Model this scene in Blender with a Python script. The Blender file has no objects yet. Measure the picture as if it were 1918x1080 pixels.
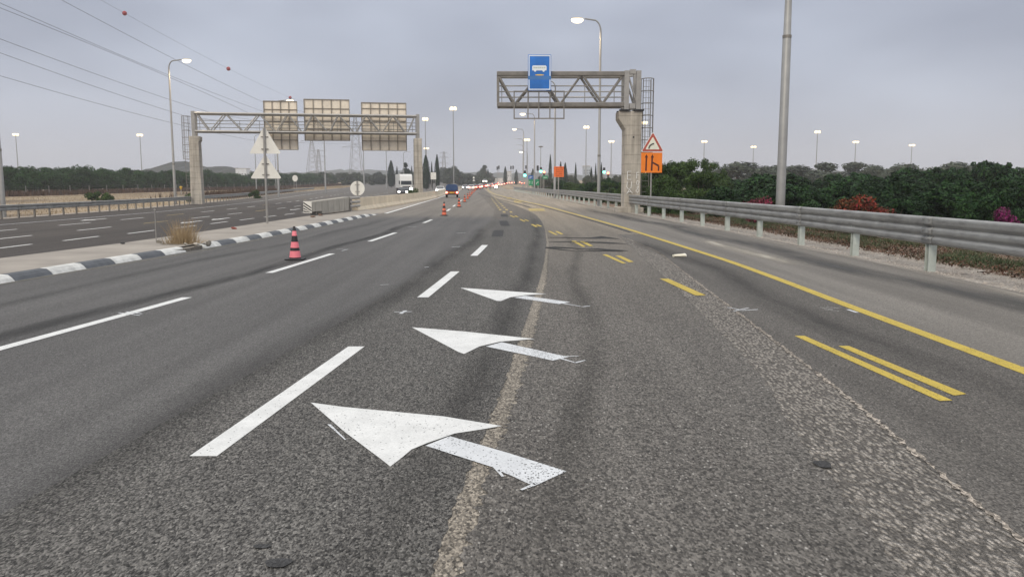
import bpy, bmesh, math, random
import numpy as np
from mathutils import Vector, Matrix
random.seed(7); rng = np.random.default_rng(7)
S = bpy.context.scene
C = S.collection
# ------------------------------------------------------------------ camera, sky, sun, exposure
F, HOR, CH = 1550.0, 345.0, 1.68          # focal length in photo pixels, horizon row, eye height
PITCH = math.atan((540 - HOR) / F)
cd = bpy.data.cameras.new('camera'); cam = bpy.data.objects.new('camera', cd); C.objects.link(cam)
cam.location = (0, 0, CH); cam.rotation_euler = (math.pi / 2 - PITCH, 0, 0)
cd.sensor_width = 36; cd.lens = 36 * F / 1918; cd.clip_end = 8000; cd.clip_start = 0.05
S.camera = cam
SUN_EL, SUN_AZ = math.radians(38), math.radians(205)
W = bpy.data.worlds.new('World'); S.world = W; W.use_nodes = True
nt = W.node_tree; nt.nodes.clear()
def wn(t, **k):
    n = nt.nodes.new(t)
    for a, b in k.items(): setattr(n, a, b)
    return n
sky = wn('ShaderNodeTexSky', sky_type='NISHITA', sun_disc=False, sun_elevation=SUN_EL, sun_rotation=SUN_AZ)
bg1 = wn('ShaderNodeBackground'); bg1.inputs[1].default_value = 0.08
nt.links.new(sky.outputs[0], bg1.inputs[0])
tc = wn('ShaderNodeTexCoord'); mp = wn('ShaderNodeMapping'); mp.inputs['Scale'].default_value = (1, 1, 2.4)
nt.links.new(tc.outputs['Generated'], mp.inputs[0])
nz = wn('ShaderNodeTexNoise'); nz.inputs['Scale'].default_value = 2.7; nz.inputs['Detail'].default_value = 3; nz.inputs['Roughness'].default_value = .5
nt.links.new(mp.outputs[0], nz.inputs[0])
cr = wn('ShaderNodeValToRGB'); cr.color_ramp.elements[0].position = .34; cr.color_ramp.elements[1].position = .66
cr.color_ramp.elements[0].color = (.385, .413, .502, 1); cr.color_ramp.elements[1].color = (.565, .608, .715, 1)
nt.links.new(nz.outputs[0], cr.inputs[0])
sx = wn('ShaderNodeSeparateXYZ'); nt.links.new(tc.outputs['Generated'], sx.inputs[0])
mr = wn('ShaderNodeMapRange'); mr.interpolation_type = 'SMOOTHSTEP'
mr.inputs[1].default_value = .18; mr.inputs[2].default_value = .95; mr.inputs[3].default_value = 1.0; mr.inputs[4].default_value = 2.6
nt.links.new(sx.outputs[2], mr.inputs[0])
hz = wn('ShaderNodeMapRange'); hz.interpolation_type = 'SMOOTHSTEP'; hz.inputs[1].default_value = -.02; hz.inputs[2].default_value = .17; hz.inputs[3].default_value = .75; hz.inputs[4].default_value = 0
nt.links.new(sx.outputs[2], hz.inputs[0])
hm = wn('ShaderNodeMix', data_type='RGBA'); hm.inputs[7].default_value = (.485, .485, .545, 1); nt.links.new(hz.outputs[0], hm.inputs[0]); nt.links.new(cr.outputs[0], hm.inputs[6])
bg2 = wn('ShaderNodeBackground'); zn = wn('ShaderNodeMapRange'); zn.interpolation_type = 'SMOOTHSTEP'; zn.inputs[1].default_value = .22; zn.inputs[2].default_value = .6
nt.links.new(sx.outputs[2], zn.inputs[0])
zm = wn('ShaderNodeMix', data_type='RGBA'); zm.inputs[7].default_value = (.552, .556, .566, 1); nt.links.new(zn.outputs[0], zm.inputs[0]); nt.links.new(hm.outputs[2], zm.inputs[6])
nt.links.new(zm.outputs[2], bg2.inputs[0]); nt.links.new(mr.outputs[0], bg2.inputs[1])
mx = wn('ShaderNodeMixShader'); mx.inputs[0].default_value = .92
nt.links.new(bg1.outputs[0], mx.inputs[1]); nt.links.new(bg2.outputs[0], mx.inputs[2])
wo = wn('ShaderNodeOutputWorld'); nt.links.new(mx.outputs[0], wo.inputs[0])
sd = bpy.data.lights.new('sun', 'SUN'); sd.energy = 1.5; sd.angle = math.radians(25); sd.color = (1, .90, .74)
so = bpy.data.objects.new('sun', sd); C.objects.link(so)
so.rotation_euler = (math.pi / 2 - SUN_EL, 0, math.pi - SUN_AZ)
S.view_settings.view_transform = 'Standard'; S.view_settings.look = 'None'
S.view_settings.exposure = 0; S.view_settings.gamma = 1
S.cycles.sample_clamp_indirect = 2.5; S.cycles.volume_step_rate = 4; S.cycles.max_bounces = 6; S.cycles.volume_bounces = 1; S.cycles.transparent_max_bounces = 12

# ------------------------------------------------------------------ pixel traces of the photograph -> points on the ground
cP, sP = math.cos(PITCH), math.sin(PITCH)
def ray(px, py):
    x = (px - 959) / F; y = (540 - py) / F
    return x, cP + y * sP, -sP + y * cP
def G(px, py, z=0.0):
    d = ray(px, py); t = (z - CH) / d[2]
    return d[0] * t, d[1] * t
def at(px, py, Y):
    d = ray(px, py); t = Y / d[1]
    return d[0] * t, CH + d[2] * t
def X_at(px, Y): return at(px, 345, Y)[0]
def ter(Y):
    return 0.0 if Y < 200 else (2.8e-5 * (Y - 200) ** 2 if Y < 600 else 4.48 + .004 * (min(Y, 1200) - 600))
def sm(a, b, v):
    t = min(1, max(0, (v - a) / (b - a))); return t * t * (3 - 2 * t)
def zleft(Y): return -.35 + .35 * sm(90, 240, Y) + ter(Y)
def zground(Y): return -.45 + .37 * sm(90, 240, Y) + ter(Y)
def curve(pts, smooth=.05):
    pts = sorted(pts, key=lambda p: p[0]); ys = [p[0] for p in pts]; xs = [p[1] for p in pts]
    def f(Y): return float(np.mean([np.interp(Y * (1 + k * smooth / 2), ys, xs) for k in (-2, -1, 0, 1, 2)]))
    return f
def extend(pts, y):
    (x0, y0), (x1, y1) = pts[-2:]; return (x1 + (x1 - x0) / (y1 - y0) * (y - y1), y)
curbX = curve([(-12, -9.0), (8, -8.9), (14, -8.72), (18, -8.4), (20.3, -8.2), (25.2, -7.87), (32, -7.7), (38.7, -7.62), (47, -7.5), (60, -7.9), (101, -9.1), (120, -9.8), (155, -11.3), (203, -13.3), (278, -15.8), (440, -25), (700, -38)])
barX = curve([(40, -9.3), (50, -9.22), (70, -9.05), (94, -8.95), (110, -9.6), (132, -10.6), (155, -11.6), (176, -12.4), (203, -13.5), (240, -14.9), (290, -16.6), (440, -25.4), (700, -38.5)])
LD = curve([(-12, -7.2), (2, -6.0), (8.4, -5.27), (12.3, -4.85), (15.7, -4.64), (20.1, -4.38), (24.5, -4.22), (28.9, -4.06), (36.3, -3.86), (42, -3.82), (54, -4.15), (64, -4.5), (82, -5.13), (94, -5.56), (112, -6.2), (155, -7.7), (203, -9.4), (278, -11.8), (440, -20), (700, -33)])
RD = curve([(-12, -3.3), (2, -2.2), (5, -1.92), (8.5, -1.62), (12.3, -1.33), (16, -1.1), (19.5, -.9), (23, -.75), (30, -.5), (44, -.35), (54, -.5), (70, -1.3), (88, -2.2), (125, -4.0), (220, -8), (440, -17), (700, -30)])
seamX = curve([(-12, -1.0), (2, -.4), (3.4, -.29), (4.1, -.25), (4.7, -.19), (5.9, -.09), (6.8, 0), (8.2, .1), (10.2, .25), (12.7, .42), (14.9, .57), (18, .74), (23.8, 1.03), (30.5, 1.24), (37.6, 1.37), (46, 1.33), (56, .9), (71, -.05), (88, -1.35), (125, -3.1), (220, -6.9), (440, -15.5), (700, -28)], .03)
yelX = curve([(-12, 4.4), (7.5, 4.65), (11.1, 4.68), (14.2, 4.75), (18, 4.78), (22, 4.66), (26.6, 4.52), (32, 4.36), (36.8, 4.12), (43.9, 3.75), (53.8, 3.2), (67.6, 2.4), (77.6, 1.55), (105, -.54), (147, -3.2), (220, -6.2), (440, -13.5), (700, -26)])
railX = curve([(-12, 8.15), (16, 8.1), (20, 8.08), (23.4, 8.04), (27, 7.92), (30, 7.8), (34, 7.7), (37, 7.6), (40.5, 7.42), (48, 7.12), (56, 6.8), (69, 6.35), (80, 6.0), (98, 5.2), (126, 3.9), (165, 2.3), (196, .9), (240, -.6), (440, -8), (700, -20)])
grvX = curve([(-12, 8.05), (16, 7.98), (19.4, 7.96), (23.2, 7.9), (29, 7.8), (33.7, 7.62), (40, 7.26), (45, 6.95), (56, 6.5), (69, 6.1), (80, 5.75), (98, 5.0), (126, 3.7), (165, 2.1), (196, .7), (240, -.8), (440, -8.2), (700, -20.5)])
lrailX = curve([(-20, -30), (48, -30), (60, -30.3), (72, -31.2), (98, -34.4), (123, -38.3), (168, -45), (260, -57), (440, -78), (700, -110)])
milR = curve([(-12, 2.0), (3.8, 2.44), (4.6, 2.5), (6.3, 2.67), (9.4, 2.89), (13.7, 3.17), (20.8, 3.68), (25, 3.62), (28, 3.6)])
milL = curve([(-12, 1.2), (3.4, 1.71), (4.8, 1.86), (5.6, 1.95), (7.1, 2.2), (10, 2.44), (14.2, 2.74), (17.5, 2.9), (23.8, 3.32), (28, 3.58)])

# ------------------------------------------------------------------ mesh helpers
class MB:
    def __init__(s): s.v = []; s.f = []; s.m = []
    def quad(s, pts, m=0):
        i = len(s.v); s.v += [tuple(p) for p in pts]; s.f.append(tuple(range(i, i + len(pts)))); s.m.append(m); return s
    def box(s, c, d, m=0, rz=0):
        cx, cy, cz = c; x, y, z = d[0] / 2, d[1] / 2, d[2] / 2; co, si = math.cos(rz), math.sin(rz); i = len(s.v)
        for a in (-x, x):
            for b in (-y, y):
                for e in (-z, z): s.v.append((cx + a * co - b * si, cy + a * si + b * co, cz + e))
        for q in ((0, 1, 3, 2), (4, 6, 7, 5), (0, 4, 5, 1), (2, 3, 7, 6), (0, 2, 6, 4), (1, 5, 7, 3)):
            s.f.append(tuple(i + k for k in q)); s.m.append(m)
        return s
    def tube(s, pts, r, n=8, m=0, cap=True):
        pts = [Vector(p) for p in pts]; rs = r if isinstance(r, (list, tuple)) else [r] * len(pts); i = len(s.v)
        prev = None
        for k, p in enumerate(pts):
            t = (pts[min(k + 1, len(pts) - 1)] - pts[max(k - 1, 0)]).normalized()
            if prev is None:
                u = t.cross(Vector((0, 0, 1)));  u = Vector((1, 0, 0)) if u.length < 1e-3 else u.normalized()
            else:
                u = prev - t * prev.dot(t); u.normalize()
            prev = u; w = t.cross(u)
            for j in range(n):
                a = 2 * math.pi * j / n + math.pi / n
                s.v.append(tuple(p + (u * math.cos(a) + w * math.sin(a)) * rs[k]))
        for k in range(len(pts) - 1):
            for j in range(n):
                a, b = i + k * n + j, i + k * n + (j + 1) % n
                s.f.append((a, b, b + n, a + n)); s.m.append(m)
        if cap:
            s.f.append(tuple(i + j for j in reversed(range(n)))); s.m.append(m)
            e = i + (len(pts) - 1) * n; s.f.append(tuple(e + j for j in range(n))); s.m.append(m)
        return s
    def bar(s, a, b, w, m=0): return s.tube([a, b], w * .7071, 4, m)
    def lathe(s, prof, n=16, c=(0, 0, 0), mats=None):
        i = len(s.v)
        for r, z in prof:
            for j in range(n):
                a = 2 * math.pi * j / n; s.v.append((c[0] + r * math.cos(a), c[1] + r * math.sin(a), c[2] + z))
        for k in range(len(prof) - 1):
            for j in range(n):
                a, b = i + k * n + j, i + k * n + (j + 1) % n
                s.f.append((a, b, b + n, a + n)); s.m.append(mats[k] if mats else 0)
        s.f.append(tuple(i + j for j in reversed(range(n)))); s.m.append(mats[0] if mats else 0)
        e = i + (len(prof) - 1) * n; s.f.append(tuple(e + j for j in range(n))); s.m.append(mats[-1] if mats else 0)
        return s
    def prism(s, poly, fn, d0, d1, m=0):
        """poly: 2D points; fn(u,v,d) -> xyz; extruded from d0 to d1"""
        i = len(s.v); n = len(poly)
        s.v += [fn(u, v, d0) for u, v in poly] + [fn(u, v, d1) for u, v in poly]
        s.f.append(tuple(i + k for k in range(n))); s.m.append(m)
        s.f.append(tuple(i + n + k for k in reversed(range(n)))); s.m.append(m)
        for k in range(n):
            a, b = i + k, i + (k + 1) % n; s.f.append((b, a, a + n, b + n)); s.m.append(m)
        return s
    def build(s, name, mats, parent=None, smooth=False, bevel=0):
        me = bpy.data.meshes.new(name); me.from_pydata([tuple(map(float, v)) for v in s.v], [], s.f)
        for m in (mats if isinstance(mats, (list, tuple)) else [mats]): me.materials.append(m)
        if any(s.m): me.polygons.foreach_set('material_index', s.m)
        me.update()
        bm = bmesh.new(); bm.from_mesh(me); bmesh.ops.recalc_face_normals(bm, faces=bm.faces); bm.to_mesh(me); bm.free()
        if smooth:
            me.polygons.foreach_set('use_smooth', [True] * len(me.polygons))
        o = bpy.data.objects.new(name, me); C.objects.link(o)
        if smooth: me.set_sharp_from_angle(angle=math.radians(40))
        if bevel:
            b = o.modifiers.new('bevel', 'BEVEL'); b.width = bevel; b.segments = 2; b.limit_method = 'ANGLE'
        if parent: o.parent = parent
        return o
def XZ(u, v, d): return (u, d, v)
def XY(u, v, d): return (u, v, d)
def YZ(u, v, d): return (d, u, v)
def tag(o, label, cat=None, group=None, kind=None):
    o['label'] = label
    if cat: o['category'] = cat
    if group: o['group'] = group
    if kind: o['kind'] = kind
    return o
def thing(name, label, cat, loc=(0, 0, 0), rz=0, group=None, scale=None):
    o = bpy.data.objects.new(name, None); C.objects.link(o); o.empty_display_size = .3
    o.location = loc; o.rotation_euler = (0, 0, rz)
    if scale: o.scale = scale
    return tag(o, label, cat, group)
def dup(root, label=None, loc=None, rz=None, group=None, scale=None):
    kids = {}
    for o in C.objects:
        if o.parent: kids.setdefault(o.parent, []).append(o)
    def rec(o, par):
        c = o.copy(); C.objects.link(c)
        if par: c.parent = par
        for k in kids.get(o, ()): rec(k, c)
        return c
    r = rec(root, None)
    if label: r['label'] = label
    if group: r['group'] = group
    if loc: r.location = loc
    if rz is not None: r.rotation_euler = (0, 0, rz)
    if scale: r.scale = scale
    return r
def struct(o, label=None, kind='structure'):
    o['kind'] = kind
    if label: o['label'] = label
    return o

# ------------------------------------------------------------------ materials
def newmat(name):
    m = bpy.data.materials.new(name); m.use_nodes = True
    return m, m.node_tree, m.node_tree.nodes['Principled BSDF']
class N:
    """tiny node builder"""
    def __init__(s, t): s.t = t
    def __call__(s, typ, ins=None, **k):
        n = s.t.nodes.new('ShaderNode' + typ)
        for a, b in k.items(): setattr(n, a, b)
        for a, b in (ins or {}).items():
            if hasattr(b, 'is_linked') or b.__class__.__name__.startswith('NodeSocket'): s.t.links.new(b, n.inputs[a])
            else: n.inputs[a].default_value = b
        return n
    def link(s, a, b): s.t.links.new(a, b)
    def ramp(s, fac, stops):
        n = s.t.nodes.new('ShaderNodeValToRGB'); e = n.color_ramp.elements
        while len(e) < len(stops): e.new(.5)
        for k, (p, c) in enumerate(stops):
            e[k].position = p; e[k].color = (c, c, c, 1) if isinstance(c, (int, float)) else (*c, 1)
        s.t.links.new(fac, n.inputs[0]); return n.outputs[0]
    def mix(s, fac, a, b, mode='MIX'):
        n = s.t.nodes.new('ShaderNodeMix'); n.data_type = 'RGBA'; n.blend_type = mode
        for key, v in ((0, fac), (6, a), (7, b)):
            if v.__class__.__name__.startswith('NodeSocket'): s.t.links.new(v, n.inputs[key])
            else: n.inputs[key].default_value = (*v, 1) if isinstance(v, (tuple, list)) and len(v) == 3 else v
        return n.outputs[2]
    def math(s, op, a, b=0.0):
        n = s.t.nodes.new('ShaderNodeMath'); n.operation = op
        for key, v in ((0, a), (1, b)):
            if v.__class__.__name__.startswith('NodeSocket'): s.t.links.new(v, n.inputs[key])
            else: n.inputs[key].default_value = v
        return n.outputs[0]
    def pos(s, scale=(1, 1, 1)):
        g = s.t.nodes.new('ShaderNodeNewGeometry')
        m = s.t.nodes.new('ShaderNodeMapping'); m.inputs['Scale'].default_value = scale
        s.t.links.new(g.outputs['Position'], m.inputs[0]); return m.outputs[0]
def flat(name, col, rough=.6, metal=0, var=.15, scale=3.0, bump=0, emit=0, obj_space=True):
    m, t, b = newmat(name); n = N(t)
    tcn = n('TexCoord'); nzz = n('TexNoise', {'Vector': tcn.outputs['Object'], 'Scale': scale, 'Detail': 5.0, 'Roughness': .6})
    lo = tuple(max(0, c * (1 - var)) for c in col); hi = tuple(min(1, c * (1 + var)) for c in col)
    n.link(n.ramp(nzz.outputs[0], [(.3, lo), (.7, hi)]), b.inputs['Base Color'])
    b.inputs['Roughness'].default_value = rough; b.inputs['Metallic'].default_value = metal
    if bump:
        n2 = n('TexNoise', {'Vector': tcn.outputs['Object'], 'Scale': scale * 8, 'Detail': 4.0})
        bp = n('Bump', {'Strength': bump, 'Distance': .02, 'Height': n2.outputs[0]}); n.link(bp.outputs[0], b.inputs['Normal'])
    return m
def glow(name, col, strength):
    m, t, b = newmat(name); b.inputs['Base Color'].default_value = (*[min(1, c) for c in col], 1)
    b.inputs['Emission Color'].default_value = (*col, 1); b.inputs['Emission Strength'].default_value = strength
    m.cycles.emission_sampling = 'NONE'; return m
def asphalt(name, lo, hi, agg=70.0, contrast=.5, fleck=.5, bumpd=.5, farcol=None, far=(35, 70), streak=.18, brown=0):
    m, t, b = newmat(name); n = N(t)
    base = n.ramp(n('TexNoise', {'Vector': n.pos((.45, .12, 1)), 'Scale': 1.0, 'Detail': 5.0, 'Roughness': .65}).outputs[0], [(.3, lo), (.7, hi)])
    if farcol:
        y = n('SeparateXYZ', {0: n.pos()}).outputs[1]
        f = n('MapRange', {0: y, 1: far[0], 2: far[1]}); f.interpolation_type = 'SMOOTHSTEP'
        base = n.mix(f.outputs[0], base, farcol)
    st = n.ramp(n('TexNoise', {'Vector': n.pos((2.2, .05, 1)), 'Scale': 1.0, 'Detail': 3.0}).outputs[0], [(.35, 1 - streak), (.65, 1 + streak * .5)])
    base = n.mix(1.0, base, st, 'MULTIPLY')
    ap = n.pos((1, .55, 1)); vo = n('TexVoronoi', {'Vector': ap, 'Scale': agg * 1.5, 'Randomness': 1.0})
    vr = n('SeparateColor', {0: vo.outputs['Color']})
    mul = n.ramp(vr.outputs[0], [(0, 1 - contrast * .8), (.5, 1), (1, 1 + contrast)])
    base = n.mix(1.0, base, mul, 'MULTIPLY')
    v2 = n('TexVoronoi', {'Vector': ap, 'Scale': agg * 1.1, 'Randomness': 1.0})
    fl = n.ramp(n('SeparateColor', {0: v2.outputs['Color']}).outputs[1], [(.90, 0), (.97, fleck)])
    dist = n.ramp(v2.outputs['Distance'], [(.25, 1), (.5, 0)])
    base = n.mix(n.math('MULTIPLY', fl, dist), base, (.42, .40, .37))
    pit = n.ramp(n('TexNoise', {'Vector': ap, 'Scale': agg * .62, 'Detail': 4.0, 'Roughness': .7}).outputs[0], [(.36, 1 - contrast * .75), (.5, 1), (.7, 1.12)])
    base = n.mix(1.0, base, pit, 'MULTIPLY')
    clump = n.ramp(n('TexNoise', {'Vector': ap, 'Scale': agg * .2, 'Detail': 3.0, 'Roughness': .75}).outputs[0], [(.3, 1 - contrast * .3), (.5, 1), (.72, 1 + contrast * .2)])
    base = n.mix(1.0, base, clump, 'MULTIPLY')
    n.link(base, b.inputs['Base Color'])
    b.inputs['Roughness'].default_value = .82; b.inputs['Specular IOR Level'].default_value = .35
    h = n.math('ADD', n.math('MULTIPLY', vo.outputs['Distance'], -1.0), n('TexNoise', {'Vector': n.pos(), 'Scale': agg * .4, 'Detail': 3.0}).outputs[0])
    bp = n('Bump', {'Strength': bumpd, 'Distance': .008, 'Height': h}); n.link(bp.outputs[0], b.inputs['Normal'])
    return m
def paint(name, col, wear=.15, dirt=.15):
    m, t, b = newmat(name); n = N(t)
    nz1 = n('TexNoise', {'Vector': n.pos(), 'Scale': 3.0, 'Detail': 6.0, 'Roughness': .7}).outputs[0]
    base = n.ramp(nz1, [(.3, tuple(c * (1 - dirt) for c in col)), (.65, col)])
    sp = n('TexVoronoi', {'Vector': n.pos(), 'Scale': 130.0}); cell = n('SeparateColor', {0: sp.outputs['Color']}).outputs[0]
    base = n.mix(1.0, base, n.ramp(cell, [(0, .86), (1, 1.05)]), 'MULTIPLY')
    n.link(base, b.inputs['Base Color']); b.inputs['Roughness'].default_value = .6
    wn_ = n('TexNoise', {'Vector': n.pos(), 'Scale': 1.7, 'Detail': 4.0}).outputs[0]
    lim = n.ramp(wn_, [(.4, wear * .25), (.7, wear * 1.6)])
    hole = n.math('LESS_THAN', cell, lim)
    tr = n('BsdfTransparent'); ms = n('MixShader', {0: hole}); n.link(b.outputs[0], ms.inputs[1]); n.link(tr.outputs[0], ms.inputs[2])
    n.link(ms.outputs[0], t.nodes['Material Output'].inputs[0])
    bp = n('Bump', {'Strength': .3, 'Distance': .004, 'Height': sp.outputs['Distance']}); n.link(bp.outputs[0], b.inputs['Normal'])
    return m
def stainmat(name, col, strength, scale=(1.0, .15)):
    """soft-edged stain: opacity from the sheet's own UV and a noise"""
    m, t, b = newmat(name); n = N(t)
    b.inputs['Base Color'].default_value = (*col, 1); b.inputs['Roughness'].default_value = .85
    uv = n('SeparateXYZ', {0: n('TexCoord').outputs['UV']})
    def hump(s, e):
        return n.math('MULTIPLY', n.ramp(s, [(0, 0), (e, 1)]), n.ramp(s, [(1 - e, 1), (1, 0)]))
    a = n.math('MULTIPLY', hump(uv.outputs[0], .45), hump(uv.outputs[1], .12))
    nzz = n.ramp(n('TexNoise', {'Vector': n.pos((scale[0], scale[1], 1)), 'Scale': 2.5, 'Detail': 5.0, 'Roughness': .6}).outputs[0], [(.3, .25), (.62, 1)])
    a = n.math('MULTIPLY', n.math('MULTIPLY', a, nzz), strength)
    tr = n('BsdfTransparent'); ms = n('MixShader', {0: a}); n.link(tr.outputs[0], ms.inputs[1]); n.link(b.outputs[0], ms.inputs[2])
    n.link(ms.outputs[0], t.nodes['Material Output'].inputs[0]); return m
def leafmat(name, cols, rough=.6, trans=.0):
    m, t, b = newmat(name); n = N(t)
    g = n('NewGeometry'); oi = n('ObjectInfo')
    c = n.ramp(g.outputs['Random Per Island'], [(k / max(1, len(cols) - 1), x) for k, x in enumerate(cols)])
    v = n.ramp(oi.outputs['Random'], [(0, .78), (1, 1.2)])
    big = n.ramp(n('TexNoise', {'Vector': n.pos(), 'Scale': .8, 'Detail': 2.0}).outputs[0], [(.35, .75), (.65, 1.25)])
    n.link(n.mix(1.0, n.mix(1.0, c, v, 'MULTIPLY'), big, 'MULTIPLY'), b.inputs['Base Color'])
    b.inputs['Roughness'].default_value = rough; b.inputs['Specular IOR Level'].default_value = .12
    return m

M = {}
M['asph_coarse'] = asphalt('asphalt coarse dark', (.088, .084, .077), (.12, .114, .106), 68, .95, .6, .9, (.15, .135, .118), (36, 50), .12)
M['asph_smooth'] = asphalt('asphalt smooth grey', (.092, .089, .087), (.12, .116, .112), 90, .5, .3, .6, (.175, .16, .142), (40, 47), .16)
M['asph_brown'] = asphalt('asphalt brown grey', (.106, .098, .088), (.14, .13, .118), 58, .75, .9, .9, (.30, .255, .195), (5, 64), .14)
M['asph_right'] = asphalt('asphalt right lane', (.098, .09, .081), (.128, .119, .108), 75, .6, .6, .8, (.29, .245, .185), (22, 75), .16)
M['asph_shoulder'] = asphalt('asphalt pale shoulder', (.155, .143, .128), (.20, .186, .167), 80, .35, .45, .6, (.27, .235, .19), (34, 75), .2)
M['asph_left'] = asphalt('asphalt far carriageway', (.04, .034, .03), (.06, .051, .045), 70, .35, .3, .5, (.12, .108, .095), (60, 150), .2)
M['sand'] = asphalt('sandy joint', (.205, .18, .147), (.275, .246, .205), 60, .8, .5, .8)
M['milled'] = None
M['crumb'] = asphalt('crumbled asphalt', (.22, .19, .16), (.34, .30, .255), 45, .95, .8, 1.0)
M['white'] = paint('white road paint', (.76, .765, .75), .012, .2)
M['white_worn'] = paint('worn white road paint', (.68, .70, .72), .10, .2)
M['white_faint'] = paint('faint white paint', (.55, .55, .53), .75, .2)
M['yellow'] = paint('yellow road paint', (.55, .405, .045), .06, .22)
M['yellow_dull'] = paint('dull yellow road paint', (.5, .38, .12), .25, .2)
M['tar'] = asphalt('black tar', (.012, .012, .013), (.025, .025, .025), 80, .4, .1, .5)
M['blackout'] = asphalt('black masking paint', (.035, .035, .037), (.05, .05, .05), 80, .4, .1, .5)
M['galv'] = flat('galvanised steel', (.39, .375, .35), .45, .55, .14, 2.0)
M['galv_dark'] = flat('dull steel', (.22, .205, .185), .5, .4, .2, 2.5)
M['rail'] = flat('guardrail steel', (.30, .30, .29), .5, .35, .2, 1.6)
def railmat():
    m = M['rail']; t = m.node_tree; n = N(t); b = t.nodes['Principled BSDF']; src = b.inputs['Base Color'].links[0].from_socket
    d = n.ramp(n('TexNoise', {'Vector': n.pos((1, 1.2, 9)), 'Scale': 1.3, 'Detail': 7.0, 'Roughness': .72}).outputs[0], [(.3, .6), (.5, 1), (.72, 1.15)])
    n.link(n.mix(1.0, src, d, 'MULTIPLY'), b.inputs['Base Color'])
railmat()
M['post'] = flat('pale guardrail post', (.46, .50, .46), .6, .1, .15, 6)
M['pole'] = flat('lamp pole steel', (.30, .30, .295), .5, .3, .12, 1.5)
M['conc'] = flat('concrete', (.43, .395, .345), .9, 0, .22, 1.4, .3)
def concrete(name, col):
    m = flat(name, col, .9, 0, .2, 1.2, .3); t = m.node_tree; n = N(t); b = t.nodes['Principled BSDF']; src = b.inputs['Base Color'].links[0].from_socket
    mp_ = n('Mapping', {0: n('TexCoord').outputs['Object']}); mp_.inputs['Scale'].default_value = (5, 5, .35)
    st = n.ramp(n('TexNoise', {'Vector': mp_.outputs[0], 'Scale': 1.0, 'Detail': 4.0}).outputs[0], [(.35, .72), (.6, 1.06)])
    w = n('TexWave', {'Vector': n('TexCoord').outputs['Object'], 'Scale': .55, 'Distortion': .6, 'Detail': 2.0}, bands_direction='Z'); wl = n.ramp(w.outputs[1], [(0, .72), (.03, 1)])
    n.link(n.mix(1.0, n.mix(1.0, src, st, 'MULTIPLY'), wl, 'MULTIPLY'), b.inputs['Base Color']); return m
M['conc'] = concrete('board marked concrete', (.46, .42, .36))
M['conc_barrier'] = flat('cream concrete', (.62, .54, .415), .9, 0, .14, .8, .3)
M['pave'] = flat('dusty concrete paving', (.30, .27, .235), .92, 0, .2, .7, .3)
M['kerb_w'] = flat('white kerb paint', (.60, .60, .575), .8, 0, .22, 5, .2)
M['kerb_b'] = flat('grey black kerb paint', (.10, .108, .12), .8, 0, .25, 4, .2)
M['panelback'] = flat('aluminium sign back', (.86, .77, .64), .6, .0, .16, 1.1)
M['signback'] = flat('pale sign back', (.80, .78, .72), .55, .1, .08, 2)
M['rib'] = flat('sign rib', (.27, .235, .19), .6, .2, .15, 2)
M['black'] = flat('black plastic', (.018, .018, .02), .6, 0, .2, 4)
M['cushion'] = flat('weathered tan steel', (.40, .38, .335), .7, .1, .12, 2)
M['tyre'] = flat('tyre rubber', (.03, .03, .03), .85, 0, .2, 4)
M['glass'] = flat('vehicle glass', (.03, .035, .04), .1, 0, .1, 4)
M['bark'] = flat('bark', (.10, .08, .06), .9, 0, .3, 8, .5)
M['head'] = glow('headlight', (1, .95, .85), 14)
M['tail'] = glow('tail light', (1, .2, .13), 11)
M['lamp'] = glow('lit lamp', (1, .86, .60), 2.6)
M['flood'] = glow('lit floodlight', (1, .80, .48), 1.9)
M['green_l'] = glow('green signal', (.15, 1, .65), 5)
M['red_l'] = glow('red signal', (1, .25, .12), 5)

# ------------------------------------------------------------------ ground sheets
def ysteps(y0, y1):
    out = [y0]; y = y0
    while y < y1:
        y += .25 if y < 25 else (1 if y < 80 else (4 if y < 300 else 15)); out.append(min(y, y1))
    return out
def sheet(name, xl, xr, y0, y1, zf, mat, label, nx=1, parent=None, jl=0, jr=0, steps=None, uv=False):
    b = MB(); ys = steps or ysteps(y0, y1); rows = []; uvs = []
    for k, y in enumerate(ys):
        a, c = xl(y), xr(y)
        a += jl * random.uniform(-1, 1); c += jr * random.uniform(-1, 1)
        row = []
        for j in range(nx + 1):
            x = a + (c - a) * j / nx; row.append(len(b.v)); b.v.append((x, y, zf(y) if zf.__code__.co_argcount == 1 else zf(x, y))); uvs.append((j / nx, k / (len(ys) - 1)))
        rows.append(row)
    for r0, r1 in zip(rows, rows[1:]):
        for j in range(nx): b.f.append((r0[j], r0[j + 1], r1[j + 1], r1[j])); b.m.append(0)
    o = b.build(name, mat, parent)
    if uv:
        l = o.data.uv_layers.new(name='uv')
        for lp in o.data.loops: l.data[lp.index].uv = uvs[lp.vertex_index]
    if not parent: struct(o, label)
    elif label: o['label'] = label
    return o
zr = lambda y: ter(y)
def off(h): return lambda y: ter(y) + h
def K(v): return lambda y: v
joinX = lambda y: RD(y) - .62
def mil_in(y): return milL(y) if y < 28 else milR(28) + 0 * y
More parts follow.
